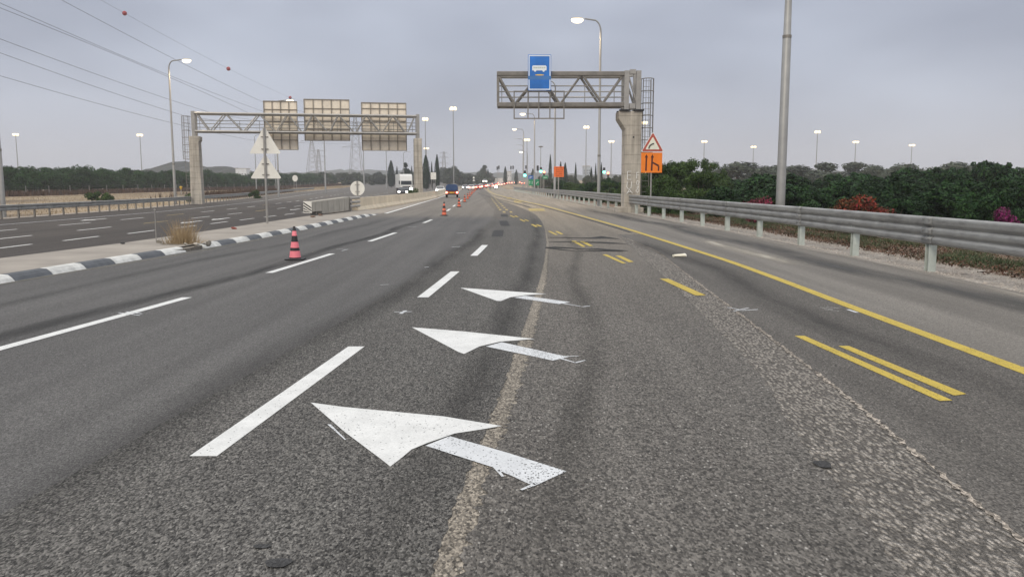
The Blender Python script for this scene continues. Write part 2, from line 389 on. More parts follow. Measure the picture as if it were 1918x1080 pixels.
# world terrain
def terrain():
    m, t, b = newmat('dry ground'); n = N(t)
    a = n.ramp(n('TexNoise', {'Vector': n.pos((.12, .05, 1)), 'Scale': 1.0, 'Detail': 6.0}).outputs[0], [(.32, (.15, .115, .08)), (.5, (.32, .245, .16)), (.7, (.40, .32, .21))])
    f = n.ramp(n('TexNoise', {'Vector': n.pos(), 'Scale': 2.2, 'Detail': 6.0, 'Roughness': .7}).outputs[0], [(.3, .6), (.7, 1.2)])
    n.link(n.mix(1.0, a, f, 'MULTIPLY'), b.inputs['Base Color']); b.inputs['Roughness'].default_value = 1
    xs = [-3000, -1500, -700, -300, -150, -90, -60, -40, -28, -10, 8, 16, 30, 60, 150, 300, 700, 1500, 3000]
    ys = [-200, -60, 0] + list(range(20, 160, 10)) + list(range(160, 700, 20)) + [800, 1000, 1200, 1600, 2500, 5000]
    B = MB()
    for y in ys:
        for x in xs: B.v.append((x, y, zground(y)))
    w = len(xs)
    for r in range(len(ys) - 1):
        for c in range(w - 1):
            i = r * w + c; B.f.append((i, i + 1, i + w + 1, i + w)); B.m.append(0)
    struct(B.build('ground', m), 'dry tan ground on both sides of the highway')
terrain()
# near carriageway: abutting strips of different paving
milled, t_, b_ = newmat('milled asphalt'); n_ = N(t_)
def mk_milled():
    n, b = n_, b_
    base = n.ramp(n('TexNoise', {'Vector': n.pos((1, 1, 1)), 'Scale': 5.0, 'Detail': 6.0, 'Roughness': .7}).outputs[0], [(.3, (.246, .224, .198)), (.7, (.37, .338, .3))])
    v1 = n('TexVoronoi', {'Vector': n.pos((34, 15, 1)), 'Scale': 1.0}); v2 = n('TexVoronoi', {'Vector': n.pos(), 'Scale': 85.0})
    wv = n.ramp(n('TexNoise', {'Vector': n.pos((60, 24, 1)), 'Scale': 1.0, 'Detail': 3.0, 'Roughness': .6}).outputs[0], [(.34, .45), (.52, 1.0), (.68, 1.5)]); base = n.mix(1.0, base, wv, 'MULTIPLY')
    h = n.math('ADD', n.math('MULTIPLY', n.ramp(v1.outputs['Distance'], [(.1, 1), (.7, 0)]), 1.0), n.math('MULTIPLY', v2.outputs['Distance'], -.4))
    base = n.mix(1.0, base, n.ramp(v1.outputs['Distance'], [(.08, 1.3), (.35, 1.1), (.62, .42)]), 'MULTIPLY')
    base = n.mix(1.0, base, n.ramp(n('SeparateColor', {0: v2.outputs['Color']}).outputs[0], [(0, .7), (1, 1.3)]), 'MULTIPLY')
    n.link(base, b.inputs['Base Color']); b.inputs['Roughness'].default_value = .9
    bp = n('Bump', {'Strength': 1.0, 'Distance': .035, 'Height': h}); n.link(bp.outputs[0], b.inputs['Normal'])
mk_milled(); M['milled'] = milled
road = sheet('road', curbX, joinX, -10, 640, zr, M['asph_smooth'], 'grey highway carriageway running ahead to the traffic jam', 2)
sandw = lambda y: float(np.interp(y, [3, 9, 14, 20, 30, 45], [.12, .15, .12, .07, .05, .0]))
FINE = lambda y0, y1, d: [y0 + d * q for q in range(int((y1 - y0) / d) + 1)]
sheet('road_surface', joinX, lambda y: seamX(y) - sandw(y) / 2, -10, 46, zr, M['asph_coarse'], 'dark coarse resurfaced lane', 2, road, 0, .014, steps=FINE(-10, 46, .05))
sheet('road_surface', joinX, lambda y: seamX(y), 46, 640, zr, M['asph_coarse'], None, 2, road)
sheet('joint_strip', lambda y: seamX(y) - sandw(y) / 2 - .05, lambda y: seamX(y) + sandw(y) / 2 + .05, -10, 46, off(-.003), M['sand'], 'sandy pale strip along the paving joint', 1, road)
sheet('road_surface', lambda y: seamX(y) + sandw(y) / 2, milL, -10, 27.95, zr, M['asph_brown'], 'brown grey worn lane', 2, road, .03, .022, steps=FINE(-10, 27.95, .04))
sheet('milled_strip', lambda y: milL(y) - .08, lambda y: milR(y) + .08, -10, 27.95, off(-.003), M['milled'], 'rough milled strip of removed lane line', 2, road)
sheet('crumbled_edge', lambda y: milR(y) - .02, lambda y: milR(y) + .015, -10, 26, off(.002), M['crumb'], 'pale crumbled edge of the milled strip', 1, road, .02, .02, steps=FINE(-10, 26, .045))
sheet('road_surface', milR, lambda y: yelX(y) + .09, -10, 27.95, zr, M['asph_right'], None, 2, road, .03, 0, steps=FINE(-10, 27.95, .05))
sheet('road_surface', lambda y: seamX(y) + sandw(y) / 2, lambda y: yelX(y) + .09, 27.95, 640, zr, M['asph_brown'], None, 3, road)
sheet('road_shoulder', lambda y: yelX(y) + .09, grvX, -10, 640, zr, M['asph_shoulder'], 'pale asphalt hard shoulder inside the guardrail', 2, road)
# far carriageway
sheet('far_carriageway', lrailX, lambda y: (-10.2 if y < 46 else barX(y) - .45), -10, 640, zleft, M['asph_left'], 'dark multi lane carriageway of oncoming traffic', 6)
# verges
gravel, t2, b2 = newmat('gravel'); n2 = N(t2)
gv = n2('TexVoronoi', {'Vector': n2.pos(), 'Scale': 28.0})
n2.link(n2.mix(1.0, n2.ramp(n2('TexNoise', {'Vector': n2.pos(), 'Scale': 1.5, 'Detail': 5.0}).outputs[0], [(.3, (.25, .215, .18)), (.7, (.42, .38, .335))]),
        n2.ramp(n2('SeparateColor', {0: gv.outputs['Color']}).outputs[0], [(0, .55), (1, 1.35)]), 'MULTIPLY'), b2.inputs['Base Color'])
b2.inputs['Roughness'].default_value = 1
n2.link(n2('Bump', {'Strength': 1.0, 'Distance': .03, 'Height': n2.math('MULTIPLY', gv.outputs['Distance'], -1.0)}).outputs[0], b2.inputs['Normal'])
M['gravel'] = gravel
soil = flat('brown soil', (.17, .115, .08), 1, 0, .4, .9, .5); M['soil'] = soil
sheet('gravel_verge', grvX, lambda y: grvX(y) + 1.25, -10, 250, lambda y: ter(y) - .01, gravel, 'pale gravel verge under the guardrail', 2, None, .05, .2)
sheet('soil_verge', lambda y: grvX(y) + 1.0, lambda y: grvX(y) + 9, -10, 250, lambda x, y: ter(y) - .03 - .045 * max(0, x - grvX(y) - 1.0), soil, 'brown littered soil bank behind the guardrail', 6, None, .1, 0)
sheet('gravel_verge', lambda y: lrailX(y) - 1.2, lrailX, -10, 300, lambda y: zleft(y) - .004, gravel, 'pale gravel verge of the far carriageway', 1)
# island
def island_left(y): return float(np.interp(y, [-10, 17.5, 22, 26.5, 38, 46, 52], [-11.2, -10.95, -10.5, -10.35, -10.2, -10.1, -9.9]))
sheet('traffic_island', island_left, lambda y: curbX(y) - .22, -10, 52, lambda x, y: .115 * (1 - .9 * sm(43, 47.5, y) * (x > curbX(y) - .6)), M['pave'], 'dusty concrete traffic island between the carriageways', 3)
sheet('island_bank', lambda y: island_left(y) - .25, island_left, -10, 52, lambda x, y: .113 if abs(x - island_left(y)) < .05 else -.36, M['pave'], 'low concrete edge of the traffic island', 1)
sheet('paved_margin', lambda y: barX(y) - .5, curbX, 47.3, 640, off(.005), M['pave'], 'dusty margin under the concrete barrier', 2)
def kerb():
    b = MB()
    prof = [(0, 0.0), (-.05, .06), (-.12, .112), (-.25, .122), (-.25, -.1)]
    ys = [-10 + 1.06 * k for k in range(55)]
    for k, (y0, y1) in enumerate(zip(ys, ys[1:])):
        if 20.3 < (y0 + y1) / 2 < 22.2: continue
        if y0 > 47: break
        sub = [y0 + .006 + (y1 - y0 - .012) * j / 4 for j in range(5)]
        for a, c in zip(sub, sub[1:]):
            fa = 1 - .9 * sm(43, 47.5, a); fc = 1 - .9 * sm(43, 47.5, c)
            for (u0, v0), (u1, v1) in zip(prof, prof[1:]):
                b.quad([(curbX(a) + u0, a, v0 * fa), (curbX(c) + u0, c, v0 * fc), (curbX(c) + u1, c, v1 * fc), (curbX(a) + u1, a, v1 * fa)], k % 2)
        for y, f in ((sub[0], 1), (sub[-1], 1)):
            f = 1 - .9 * sm(43, 47.5, y)
            b.quad([(curbX(y) + u, y, v * f) for u, v in prof], k % 2)
    struct(b.build('kerb', [M['kerb_w'], M['kerb_b']]), 'kerb of black and white painted blocks edging the traffic island')
kerb()

# ------------------------------------------------------------------ road markings and stains
H = .004
def poly(name, pts, mat, label=None, z=H, parent=road):
    b = MB(); b.quad([(*p, z + ter(p[1])) for p in pts]); o = b.build(name, mat, parent)
    if label: o['label'] = label
    return o
def line(name, xf, y0, y1, w, mat, label=None, z=H, parent=road, zf=ter, n=None):
    b = MB(); k = n or max(2, int((y1 - y0) / 1.0)); pr = None
    for i in range(k + 1):
        y = y0 + (y1 - y0) * i / k; cur = ((xf(y) - w / 2, y, zf(y) + z), (xf(y) + w / 2, y, zf(y) + z))
        if pr: b.quad([pr[0], pr[1], cur[1], cur[0]])
        pr = cur
    o = b.build(name, mat, parent)
    if label: o['label'] = label
    return o
for y0, y1 in ((7.2, 12.27), (15.72, 20.14), (24.5, 28.9), (36.3, 39.6), (52.5, 57), (63, 68), (82, 90), (104, 109), (124, 129), (144, 149)):
    line('lane_dash', LD, y0, y1, .15, M['white'])
for y0, y1 in ((4.98, 8.49), (12.27, 15.97), (19.53, 22.99)):
    line('lane_dash', RD, y0, y1, .17, M['white'])
for (x0, y0, x1, y1) in ((920, 443, 944, 431), (938, 423, 950, 413.5), (938.5, 406, 950, 401)):
    a, c = G(x0, y0), G(x1, y1); w = .38
    poly('black_patch', [(a[0], a[1]), (a[0] + w, a[1]), (c[0], c[1]), (c[0] - w, c[1])], M['blackout'], 'black painted over dash')
line('edge_line', lambda y: np.interp(y, [48, 65, 101, 200, 640], [-7.3, -7.85, -9.0, barX(200) + .5, barX(640) + .5]), 48, 300, .22, M['white'], 'white edge line beside the concrete barrier', z=.010)
line('yellow_line', yelX, -6, 300, .17, M['yellow'], 'solid yellow edge line of the right shoulder', n=300)
# flat dark strips laid along the yellow line further on
line('dark_line', lambda y: yelX(y) - .28 - .004 * (y - 30), 29, 190, .16, M['blackout'], 'dark line beside the yellow line')
line('dark_line', lambda y: yelX(y) - 1.5 - .012 * (y - 60), 60, 170, .2, M['blackout'], None)
def arrow(head, shaft, extra, label):
    e = bpy.data.objects.new('arrow_marking', None); C.objects.link(e); e.parent = road; e['label'] = label
    b = MB(); b.quad([(*G(*p), H) for p in head]); b.build('arrow_head', M['white'], e)
    b = MB(); b.quad([(*G(*p), H) for p in shaft])
    for p, q, w in extra:
        a, c = Vector((*G(*p), H + .001)), Vector((*G(*q), H + .001)); d = (c - a).normalized(); s = Vector((-d.y, d.x, 0)) * w / 2
        b.quad([a - s, c - s * .5, c + s * .5, a + s])
    b.build('arrow_shaft', M['white_worn'], e)
arrow([(582, 754), (640, 762), (831, 780), (940, 798), (905, 804), (852, 812), (800, 830), (771, 842), (752, 858), (731, 874), (716, 862), (644, 808)],
      [(797, 835), (842, 817), (950, 848), (1061, 883), (1000, 911), (925, 876)],
      [((925, 872), (942, 893), .03), ((935, 880), (1003, 908), .03), ((1010, 904), (976, 918), .035), ((616, 795), (647, 824), .02)], 'nearest of three white merge arrows on the road')
arrow([(771, 613), (870, 621), (981, 632.6), (1001.5, 635), (937, 640), (898, 649), (880, 658), (869, 663), (858, 659)],
      [(910, 649), (939.5, 641), (1064.5, 668.6), (1036, 675.5)],
      [((1050, 671.5), (1079.5, 680), .035), ((1076, 680), (1096, 675), .04), ((1060, 668), (1084, 667), .03)], 'middle of three white merge arrows on the road')
arrow([(862, 539), (1024, 550.5), (983, 553), (955.6, 557), (938, 564), (930, 563.5)],
      [(962.5, 557.3), (983, 554), (1068, 566), (1047, 569.5)],
      [((1052, 568), (1093, 575), .04), ((1090, 575), (1105, 573), .05)], 'farthest of three white merge arrows on the road')
YB = [[(1488, 629), (1507, 629), (1784, 750), (1760, 751)], [(1570, 648), (1590, 648), (1810, 738), (1787, 741)], [(1235.6, 522), (1252, 522), (1322, 553), (1303, 553.5)],
      [(1128, 476.6), (1137, 476.6), (1173, 493), (1166, 493.5)], [(1152.5, 478.7), (1162, 478.7), (1187, 490.4), (1177.6, 491)], [(1070.5, 451.5), (1078, 451), (1097, 462), (1092, 462.6)],
      [(1085.6, 452), (1094.6, 452), (1111, 460.6), (1103.7, 461)], [(1026, 432.8), (1031, 432.8), (1045, 440), (1040, 440)], [(1039, 433), (1044, 433), (1055.7, 438.5), (1050.6, 439)],
      [(993.5, 420), (998.7, 420), (1008, 424.5), (1002.6, 425)], [(1002.6, 420.4), (1007, 420.4), (1016, 424), (1011, 424.3)], [(972, 410.5), (976, 410.5), (985, 415), (981, 415)],
      [(981, 411), (984, 411), (992, 414), (988, 414)], [(954, 403.5), (957, 403.5), (966, 407), (962, 407)], [(963, 404), (966, 404), (972, 406.5), (968, 406.5)]]
for p in YB: poly('yellow_dash', [G(*q) for q in p], M['yellow'])
for k in range(11):
    y = 49.5 + k * 4.6 + k * k * .12
    for dx in (0, .42):
        x = float(np.interp(y, [49, 54, 60, 69, 78, 88, 102, 125], [-.42, -.75, -.98, -1.3, -1.66, -2.05, -2.5, -3.3])) + dx
        poly('yellow_dash', [(x - .08, y), (x + .08, y), (x + .02, y + 2.4), (x - .14, y + 2.4)], M['yellow_dull'])
for p in ([(989, 390.5), (1018, 390.5), (1022, 395.2), (992, 395.2)], [(962, 376), (974, 376), (979, 379.5), (964, 379.5)], [(949, 369.8), (957, 369.8), (961, 372.3), (950, 372.3)]):
    poly('yellow_bar', [G(*q) for q in p], M['yellow_dull'])
# chalk marks and scuffs
def scratch(p, q, w, mat='white_worn', z=.005):
    a, c = Vector((*G(*p), z)), Vector((*G(*q), z)); d = (c - a).normalized(); s = Vector((-d.y, d.x, 0)) * w / 2
    return [a - s, c - s, c + s, a + s]
def marks(name, segs, mat, label, z=.006):
    b = MB()
    for p, q, w in segs: b.quad(scratch(p, q, w, z=z))
    o = b.build(name, mat, road); o['label'] = label
marks('chalk_mark', [((738, 585), (771, 584), .03), ((750, 588), (760, 582), .05)], M['white_worn'], 'white chalk cross beside the lane dash')
marks('chalk_mark', [((222, 586), (262, 591), .03), ((236, 584), (266, 588), .03)], M['white_worn'], 'white chalk strokes across the left lane dash')
marks('chalk_mark', [((1362, 576), (1385, 580), .03), ((1374, 583), (1402, 577), .03), ((1388, 582), (1420, 580), .04)], M['white_worn'], 'white chalk scribble right of the milled strip')
marks('chalk_mark', [((1536, 576), (1560, 580), .02), ((1543, 580), (1572, 583), .02), ((1548, 575), (1572, 578), .02)], M['white_faint'], 'faint white scribble near the yellow line')
marks('chalk_mark', [((1588, 580), (1606, 586), .05)], M['white_worn'], 'short white dab beside the yellow line')
marks('chalk_mark', [((630, 467), (648, 466.5), .04), ((640, 470), (652, 467), .04)], M['white_worn'], 'small white chalk dab beyond the left dash')
marks('chalk_mark', [((764, 425.5), (780, 424.8), .06), ((855, 437), (872, 436), .06), ((846, 463), (862, 462), .06), ((795, 501), (803, 500), .04), ((712, 534), (728, 533), .03)], M['white_worn'], 'small white chalk dabs between the lane lines')
def smear(name, traces, mat, label, z=.0065):
    """tapered tyre smear through pixel points with widths in metres"""
    b = MB()
    for tr in traces:
        pr = None
        for (px, py, w) in tr:
            x, y = G(px, py); cur = ((x, y - w / 2, z), (x, y + w / 2, z))
            if pr: b.quad([pr[0], cur[0], cur[1], pr[1]])
            pr = cur
    o = b.build(name, mat, road); o['label'] = label
smear('tar_smear', [[(1026, 445, .1), (1060, 445, .35), (1090, 446, .25), (1110, 446, .6), (1130, 444.5, 1.2), (1145, 446, .7), (1160, 447.6, .08)],
                    [(1028, 453.5, .1), (1060, 453, .3), (1085, 454, .2), (1115, 454, .5), (1140, 455, .6), (1160, 456, .3), (1177, 458, .1)],
                    [(1022, 464, .3), (1040, 463.5, .5), (1075, 465, .25), (1100, 467, .2), (1120, 466.5, .5), (1140, 468, .45), (1176, 469.6, .1)],
                    [(1026, 464.5, .15), (1045, 467, .35), (1078, 470.5, .06)], [(1082, 470.5, .06), (1130, 470, .3), (1168, 470.8, .1)]],
      M['tar'], 'black tar smears across the worn lane')
def blot(px, py, rx, ry, mat, label, z=.006):
    b = MB(); x, y = G(px, py)
    b.quad([(x + rx * math.cos(a) * (1 + .12 * math.sin(3 * a)), y + ry * math.sin(a) * (1 + .1 * math.cos(2 * a)), z) for a in np.linspace(0, 2 * math.pi, 25)[:-1]])
    o = b.build('oil_stain', mat, road); o['label'] = label
blot(521, 1055, .058, .05, M['blackout'], 'dark oval oil spot nearest the camera')
blot(1541, 870, .05, .07, M['blackout'], 'dark spot at the edge of the milled strip')
blot(490, 1024, .04, .025, M['blackout'], 'faint dark spot beside the oval oil spot')
st_dark = stainmat('dark tyre band', (.035, .034, .033), .75)
st_soft = stainmat('soft wheel track', (.04, .038, .036), .45)
def band(xf, y0, y1, w, mat, label, z=.002, wob=.1):
    ph = random.uniform(0, 6)
    f = lambda y: xf(y) + wob * math.sin(y * .55 + ph)
    sheet('tyre_band', lambda y: f(y) - w / 2, lambda y: f(y) + w / 2, y0, y1, off(z), mat, label, 1, road, uv=True)
band(lambda y: LD(y) - .42, 2, 46, .5, st_dark, 'dark wavering seam beside the left dashes')
band(lambda y: RD(y) - .55, 3, 40, .7, st_soft, None)
band(lambda y: (milL(y) + seamX(y)) / 2 - .1 * 0 - .45, 2.5, 30, .35, stainmat('faint wheel track', (.05, .047, .043), .3), 'dark wheel track on the worn lane')
band(lambda y: float(np.interp(y, [5, 12, 18, 26, 33, 45, 60], [7.0, 7.0, 6.8, 6.5, 6.4, 5.6, 4.8])), 3, 60, 1.1, stainmat('shoulder band', (.06, .06, .06), .75), 'dark tyre band along the shoulder', wob=.15)
band(lambda y: yelX(y) - .8, 5, 26, .8, st_soft, None)
band(lambda y: seamX(y) - .32, 2.5, 46, .5, st_soft, None, wob=.03)
band(lambda y: curbX(y) + 1.5, 4, 45, .6, stainmat('left lane track', (.05, .05, .05), .3), None)
band(lambda y: curbX(y) + .15, 4, 45, .25, stainmat('kerb dust', (.26, .24, .2), .5), 'pale dust along the kerb', z=.003)
band(lambda y: 5.9, 17, 26, .7, stainmat('pale patch', (.36, .33, .28), .95), 'pale dusty patch on the shoulder', z=.003)
band(lambda y: grvX(y) - .12, 3, 90, .5, stainmat('verge dust', (.33, .30, .26), .8), 'gravel dust at the shoulder edge', z=.003)
# far carriageway markings
farroad = C.objects['far_carriageway']
def lsh(fr): return lambda y: (lrailX(y) + 30.1) * fr
def lmark(x0, fr, y0, y1, w=.14, mat='white'):
    line('lane_dash', lambda y: x0 + (lrailX(y) + 30.1) * fr, y0, y1, w, M[mat], None, H, farroad, zleft, 3)
for k in range(34):
    y = 21.3 + 4.32 * k; x1 = float(np.interp(y, [20, 30, 36, 41, 50, 90, 170], [-16.6, -16.25, -15.75, -15.65, -15.42, -14.6, -15.6]))
    lmark(x1, .12 if y > 60 else 0, y, y + 2.6)
for k in range(26):
    y = 23.4 + 6.6 * k; lmark(-19.25, .45, y, y + 3.1, .14, 'white' if k % 3 else 'yellow_dull')
for k in range(26):
    y = 28.0 + 6.6 * k; lmark(-22.6, .75, y, y + 3.1, .14, 'white' if k % 4 else 'yellow_dull')
line('edge_line', lambda y: -25.9 + (lrailX(y) + 30.1) * .95, 12, 230, .13, M['white_worn'], None, H, farroad, zleft)
for (x, y) in ((-17.4, 43.5), (-17.2, 47.5), (-24.2, 46.5), (-17.6, 66)):
    b = MB(); z = zleft(y) + H
    b.quad([(x - .1, y + 3, z), (x + .1, y + 3, z), (x + .1, y + 1.2, z), (x - .1, y + 1.2, z)])
    b.quad([(x - .35, y + 1.2, z), (x + .35, y + 1.2, z), (x + .02, y, z), (x - .02, y, z)]); b.build('arrow_marking', M['white'], farroad)

# ------------------------------------------------------------------ guardrails
def offset_curve(xf, ys, d):
    out = []
    for y in ys:
        s = (xf(y + .3) - xf(y - .3)) / .6; L = math.hypot(1, s); out.append((xf(y) + d / L, y - d * s / L))
    return out
def guardrail(name, label, xf, y0, y1, zf, top, hgt, crests, face, post_ys, post_w, pmat, rear=False):
    t = thing(name, label, 'guardrail', (xf(y0), y0, zf(y0)))
    inv = Vector((-xf(y0), -y0, -zf(y0)))
    prof = []
    n = crests * 8
    for k in range(n + 1):
        v = k / n; gr = max([math.exp(-((v - c) / .055) ** 2) for c in ([.36, .69] if crests == 3 else [.5])]); lip = min(1, v / .07) * min(1, (1 - v) / .07); prof.append((face * (.012 + .05 * (lip ** .5) * (1 - .9 * gr) - .02 * (v - .3)), top - hgt * v))
    ys = ysteps(y0, y1); b = MB(); rows = []
    for y in ys:
        s = (xf(y + .3) - xf(y - .3)) / .6; L = math.hypot(1, s); row = []
        for d, z in prof: row.append(len(b.v)); b.v.append((xf(y) + d / L + inv.x, y - d * s / L + inv.y, zf(y) + z + inv.z))
        rows.append(row)
    for r0, r1 in zip(rows, rows[1:]):
        for j in range(n): b.f.append((r0[j], r0[j + 1], r1[j + 1], r1[j])); b.m.append(0)
    for y in post_ys[::2]:
        if y > 60 or y < y0 + 1: continue
        la, lc = [], []
        for d, z in prof: la.append((xf(y - .2) + d + face * .009 + inv.x, y - .2 + inv.y, zf(y) + z + inv.z)); lc.append((xf(y + .2) + d + face * .009 + inv.x, y + .2 + inv.y, zf(y) + z + inv.z))
        for q in range(len(prof) - 1): b.quad([la[q], la[q + 1], lc[q + 1], lc[q]])
        for dy in (-.12, .12):
            for v in (.1, .24, .5, .8):
                dd = np.interp(top - hgt * v, [p[1] for p in reversed(prof)], [p[0] for p in reversed(prof)]); b.tube([(xf(y) + dd + inv.x, y + dy + inv.y, zf(y) + top - hgt * v + inv.z), (xf(y) + dd + face * .03 + inv.x, y + dy + inv.y, zf(y) + top - hgt * v + inv.z)], .016, 6)
    o = b.build('rail_beam', M['rail'], t, True); so_ = o.modifiers.new('thickness', 'SOLIDIFY'); so_.thickness = .006
    for y in post_ys:
        b = MB(); x = xf(y) - face * (.03 + post_w / 2)
        b.box((x + inv.x, y + inv.y, zf(y) + (top - .04) / 2 - .1 + inv.z), (.02, post_w * .9, top + .16)); 
        b.box((x + face * (post_w / 2 - .02) + inv.x, y - post_w * .45 + inv.y, zf(y) + (top - .06) / 2 - .1 + inv.z), (post_w, .02, top + .14))
        b.box((x + face * (post_w / 2 - .02) + inv.x, y + post_w * .45 + inv.y, zf(y) + (top - .06) / 2 - .1 + inv.z), (post_w, .02, top + .14))
        b.build('post', pmat, t)
    return t
py = [9.0, 12.6]; y = 16.12
while y < 210: py.append(y); y += 3.55
guardrail('guardrail', 'long ribbed grey steel guardrail with pale posts along the right shoulder', lambda y: railX(y) + .03, 2, 212, zr, 1.06, .54, 3, -1, py, .15, M['post'])
py = []; y = 40
while y < 200: py.append(y); y += 1.78 if y < 150 else 3.5
guardrail('guardrail', 'low grey guardrail on close thin posts along the far side of the oncoming carriageway', lrailX, 30, 215, zleft, .82, .36, 2, 1, py, .09, M['galv_dark'])

# ------------------------------------------------------------------ concrete barrier, crash cushion
def barrier():
    js = [50, 63, 79, 95, 110, 126, 142, 160, 180, 202, 226, 252, 280]
    t = thing('concrete_barrier', 'cream concrete barrier dividing the two carriageways', 'barrier', (barX(50), 50, 0))
    prof = [(0, 0), (0, .09), (-.17, .30), (-.22, .82), (-.40, .82), (-.45, .30), (-.62, .09), (-.62, -.3)]
    prof = [(u, v) for u, v in prof]
    for a, c in zip(js, js[1:]):
        b = MB(); ys = np.linspace(a + .03, c - .03, 7); rows = []
        for y in ys:
            row = []
            for u, v in prof:
                row.append(len(b.v)); b.v.append((barX(y) + u - barX(50), y - 50, ter(y) + v + .004 + (.02 if v > .05 else 0)))
            rows.append(row)
        for r0, r1 in zip(rows, rows[1:]):
            for j in range(len(prof) - 1): b.f.append((r0[j], r1[j], r1[j + 1], r0[j + 1])); b.m.append(0)
        b.f.append(tuple(rows[0])); b.m.append(0); b.f.append(tuple(reversed(rows[-1]))); b.m.append(0)
        b.build('barrier_segment', M['conc_barrier'], t)
barrier()
def cushion():
    a = Vector((X_at(574, 41.2), 41.2, .115)); c = Vector((barX(50) - .3, 49.8, .115)); d = c - a; rz = math.atan2(d.y, d.x); L = d.length
    t = thing('crash_cushion', 'grey steel crash cushion with striped end plate before the concrete barrier', 'crash cushion', a, rz)
    b = MB(); n = 13
    for k in range(n):
        x0, x1 = .2 + (L - 1.7) * k / n, .2 + (L - 1.7) * (k + 1) / n - .03
        h0 = .70 + .14 * k / n
        zb = .2 if k < 3 else .06
        b.box(((x0 + x1) / 2, 0, (h0 + zb) / 2), (x1 - x0, .40 + .02 * (k % 2), h0 - zb))
    b.build('steel_box', M['cushion'], t, bevel=.01)
    b = MB()
    for z in (.28, .52, .76):
        b.prism([(0, z - .08), (.05, z - .03), (.05, z + .03), (0, z + .08), (-.03, z)], lambda u, v, e: (e, -.25 - u, v), L - 1.6, L + .6)
        b.prism([(0, z - .08), (.05, z - .03), (.05, z + .03), (0, z + .08), (-.03, z)], lambda u, v, e: (e, .25 + u, v), L - 1.6, L + .6)
    b.box((L - 1.3, 0, .42), (.25, .5, .8)); b.build('transition_rail', M['galv'], t)
    b = MB(); b.box((1.0, 0, .12), (.12, .3, .2)); b.build('foot', M['galv_dark'], t); b = MB(); b.box((2.1, .0, .03), (.12, .3, .06)); b.build('foot', M['galv_dark'], t)
    b = MB(); b.box((.06, 0, .44), (.02, .42, .58)); p = b.build('end_plate', M['signback'], t); p['label'] = 'white plate with black diagonal stripes'
    b = MB()
    for k in range(4):
        z0 = .62 - .14 * k
        pts = [(-.2, z0), (.2, z0 - .26), (.2, z0 - .19), (-.2, z0 + .07)]
        cl = [(u, min(.71, max(.17, v))) for u, v in pts]
        b.quad([(.047, -u, v) for u, v in cl])
    b.build('stripe', M['black'], p)
cushion()

# ------------------------------------------------------------------ signs seen from behind, sign posts
def back_sign(name, label, px, pyb, Y, zb, parts):
    x = X_at(px, Y); t = thing(name, label, 'road sign', (x, Y, zb))
    top = max(p[2] for p in parts)
    b = MB(); b.tube([(0, 0, 0), (0, 0, top)], .045, 10); b.build('post', M['galv'], t, True)
    for kind, w, zt, h in parts:
        b = MB()
        if kind == 'tri':
            r = .04
            pts = [(-w / 2 + r, zt - h), (w / 2 - r, zt - h), (w / 2, zt - h + r), (r, zt), (-r, zt), (-w / 2, zt - h + r)]
            b.prism(pts, XZ, .05, .056)
        else:
            b.prism([(w / 2 * math.cos(a), zt - h / 2 + h / 2 * math.sin(a)) for a in np.linspace(0, 2 * math.pi, 33)[:-1]], XZ, .05, .056)
        b.build('sign_plate', M['signback'], t)
        for f in (.25, .72):
            b = MB(); b.box((0, .03, zt - h * f - (.1 if kind == 'tri' else 0)), (.28, .05, .025)); b.build('bracket', M['galv_dark'], t)
    return t
Y1 = 33.4; zi = .115
def zz(py, Y): return at(959, py, Y)[1]
back_sign('road_sign', 'pole with two pale triangular signs seen from behind on the traffic island', 498, 418, Y1, zi,
          [('tri', 57 * Y1 / F, zz(239, Y1) - zi, (286.5 - 239) * Y1 / F), ('tri', 56 * Y1 / F, zz(291, Y1) - zi, (333.5 - 291) * Y1 / F)])
back_sign('road_sign', 'round pale sign seen from behind over the start of the concrete barrier', 669, 398, 51.5, 0,
          [('round', 27 * 51.5 / F, zz(339, 51.5), 27 * 51.5 / F)])
def plain_sign(label, px, w, y0, y1, Y, n=2):
    x = X_at(px, Y); z0 = zground(Y); t = thing('road_sign', label, 'road sign', (x, Y, z0)); W_ = w * Y / F; a, c = zz(y1, Y) - z0, zz(y0, Y) - z0
    b = MB(); b.box((0, -.05, (a + c) / 2), (W_, .04, c - a)); b.build('sign_plate', M['signback'], t)
    b = MB()
    for u in ((-.35, .35) if n == 2 else (0,)): b.tube([(u * W_, 0, 0), (u * W_, 0, c)], .06, 6)
    b.build('post', M['galv'], t)
plain_sign('small rectangular pale sign before the tall cypress trees', 812, 10, 323, 336, 215)
def far_round():
    Y = 175; x = X_at(553, Y); z0 = zground(Y); t = thing('road_sign', 'small round pale sign on two legs before the orchard edge', 'road sign', (x, Y, z0))
    r = 5 * Y / F; zc = zz(334, Y) - z0
    b = MB(); b.prism([(r * math.cos(a), zc + r * 1.2 * math.sin(a)) for a in np.linspace(0, 2 * math.pi, 17)[:-1]], XZ, -.04, 0); b.build('sign_plate', M['signback'], t)
    b = MB(); b.tube([(-.35, .05, 0), (-.2, .05, zc)], .05, 6); b.tube([(.35, .05, 0), (.2, .05, zc)], .05, 6); b.build('leg', M['galv'], t)
far_round()

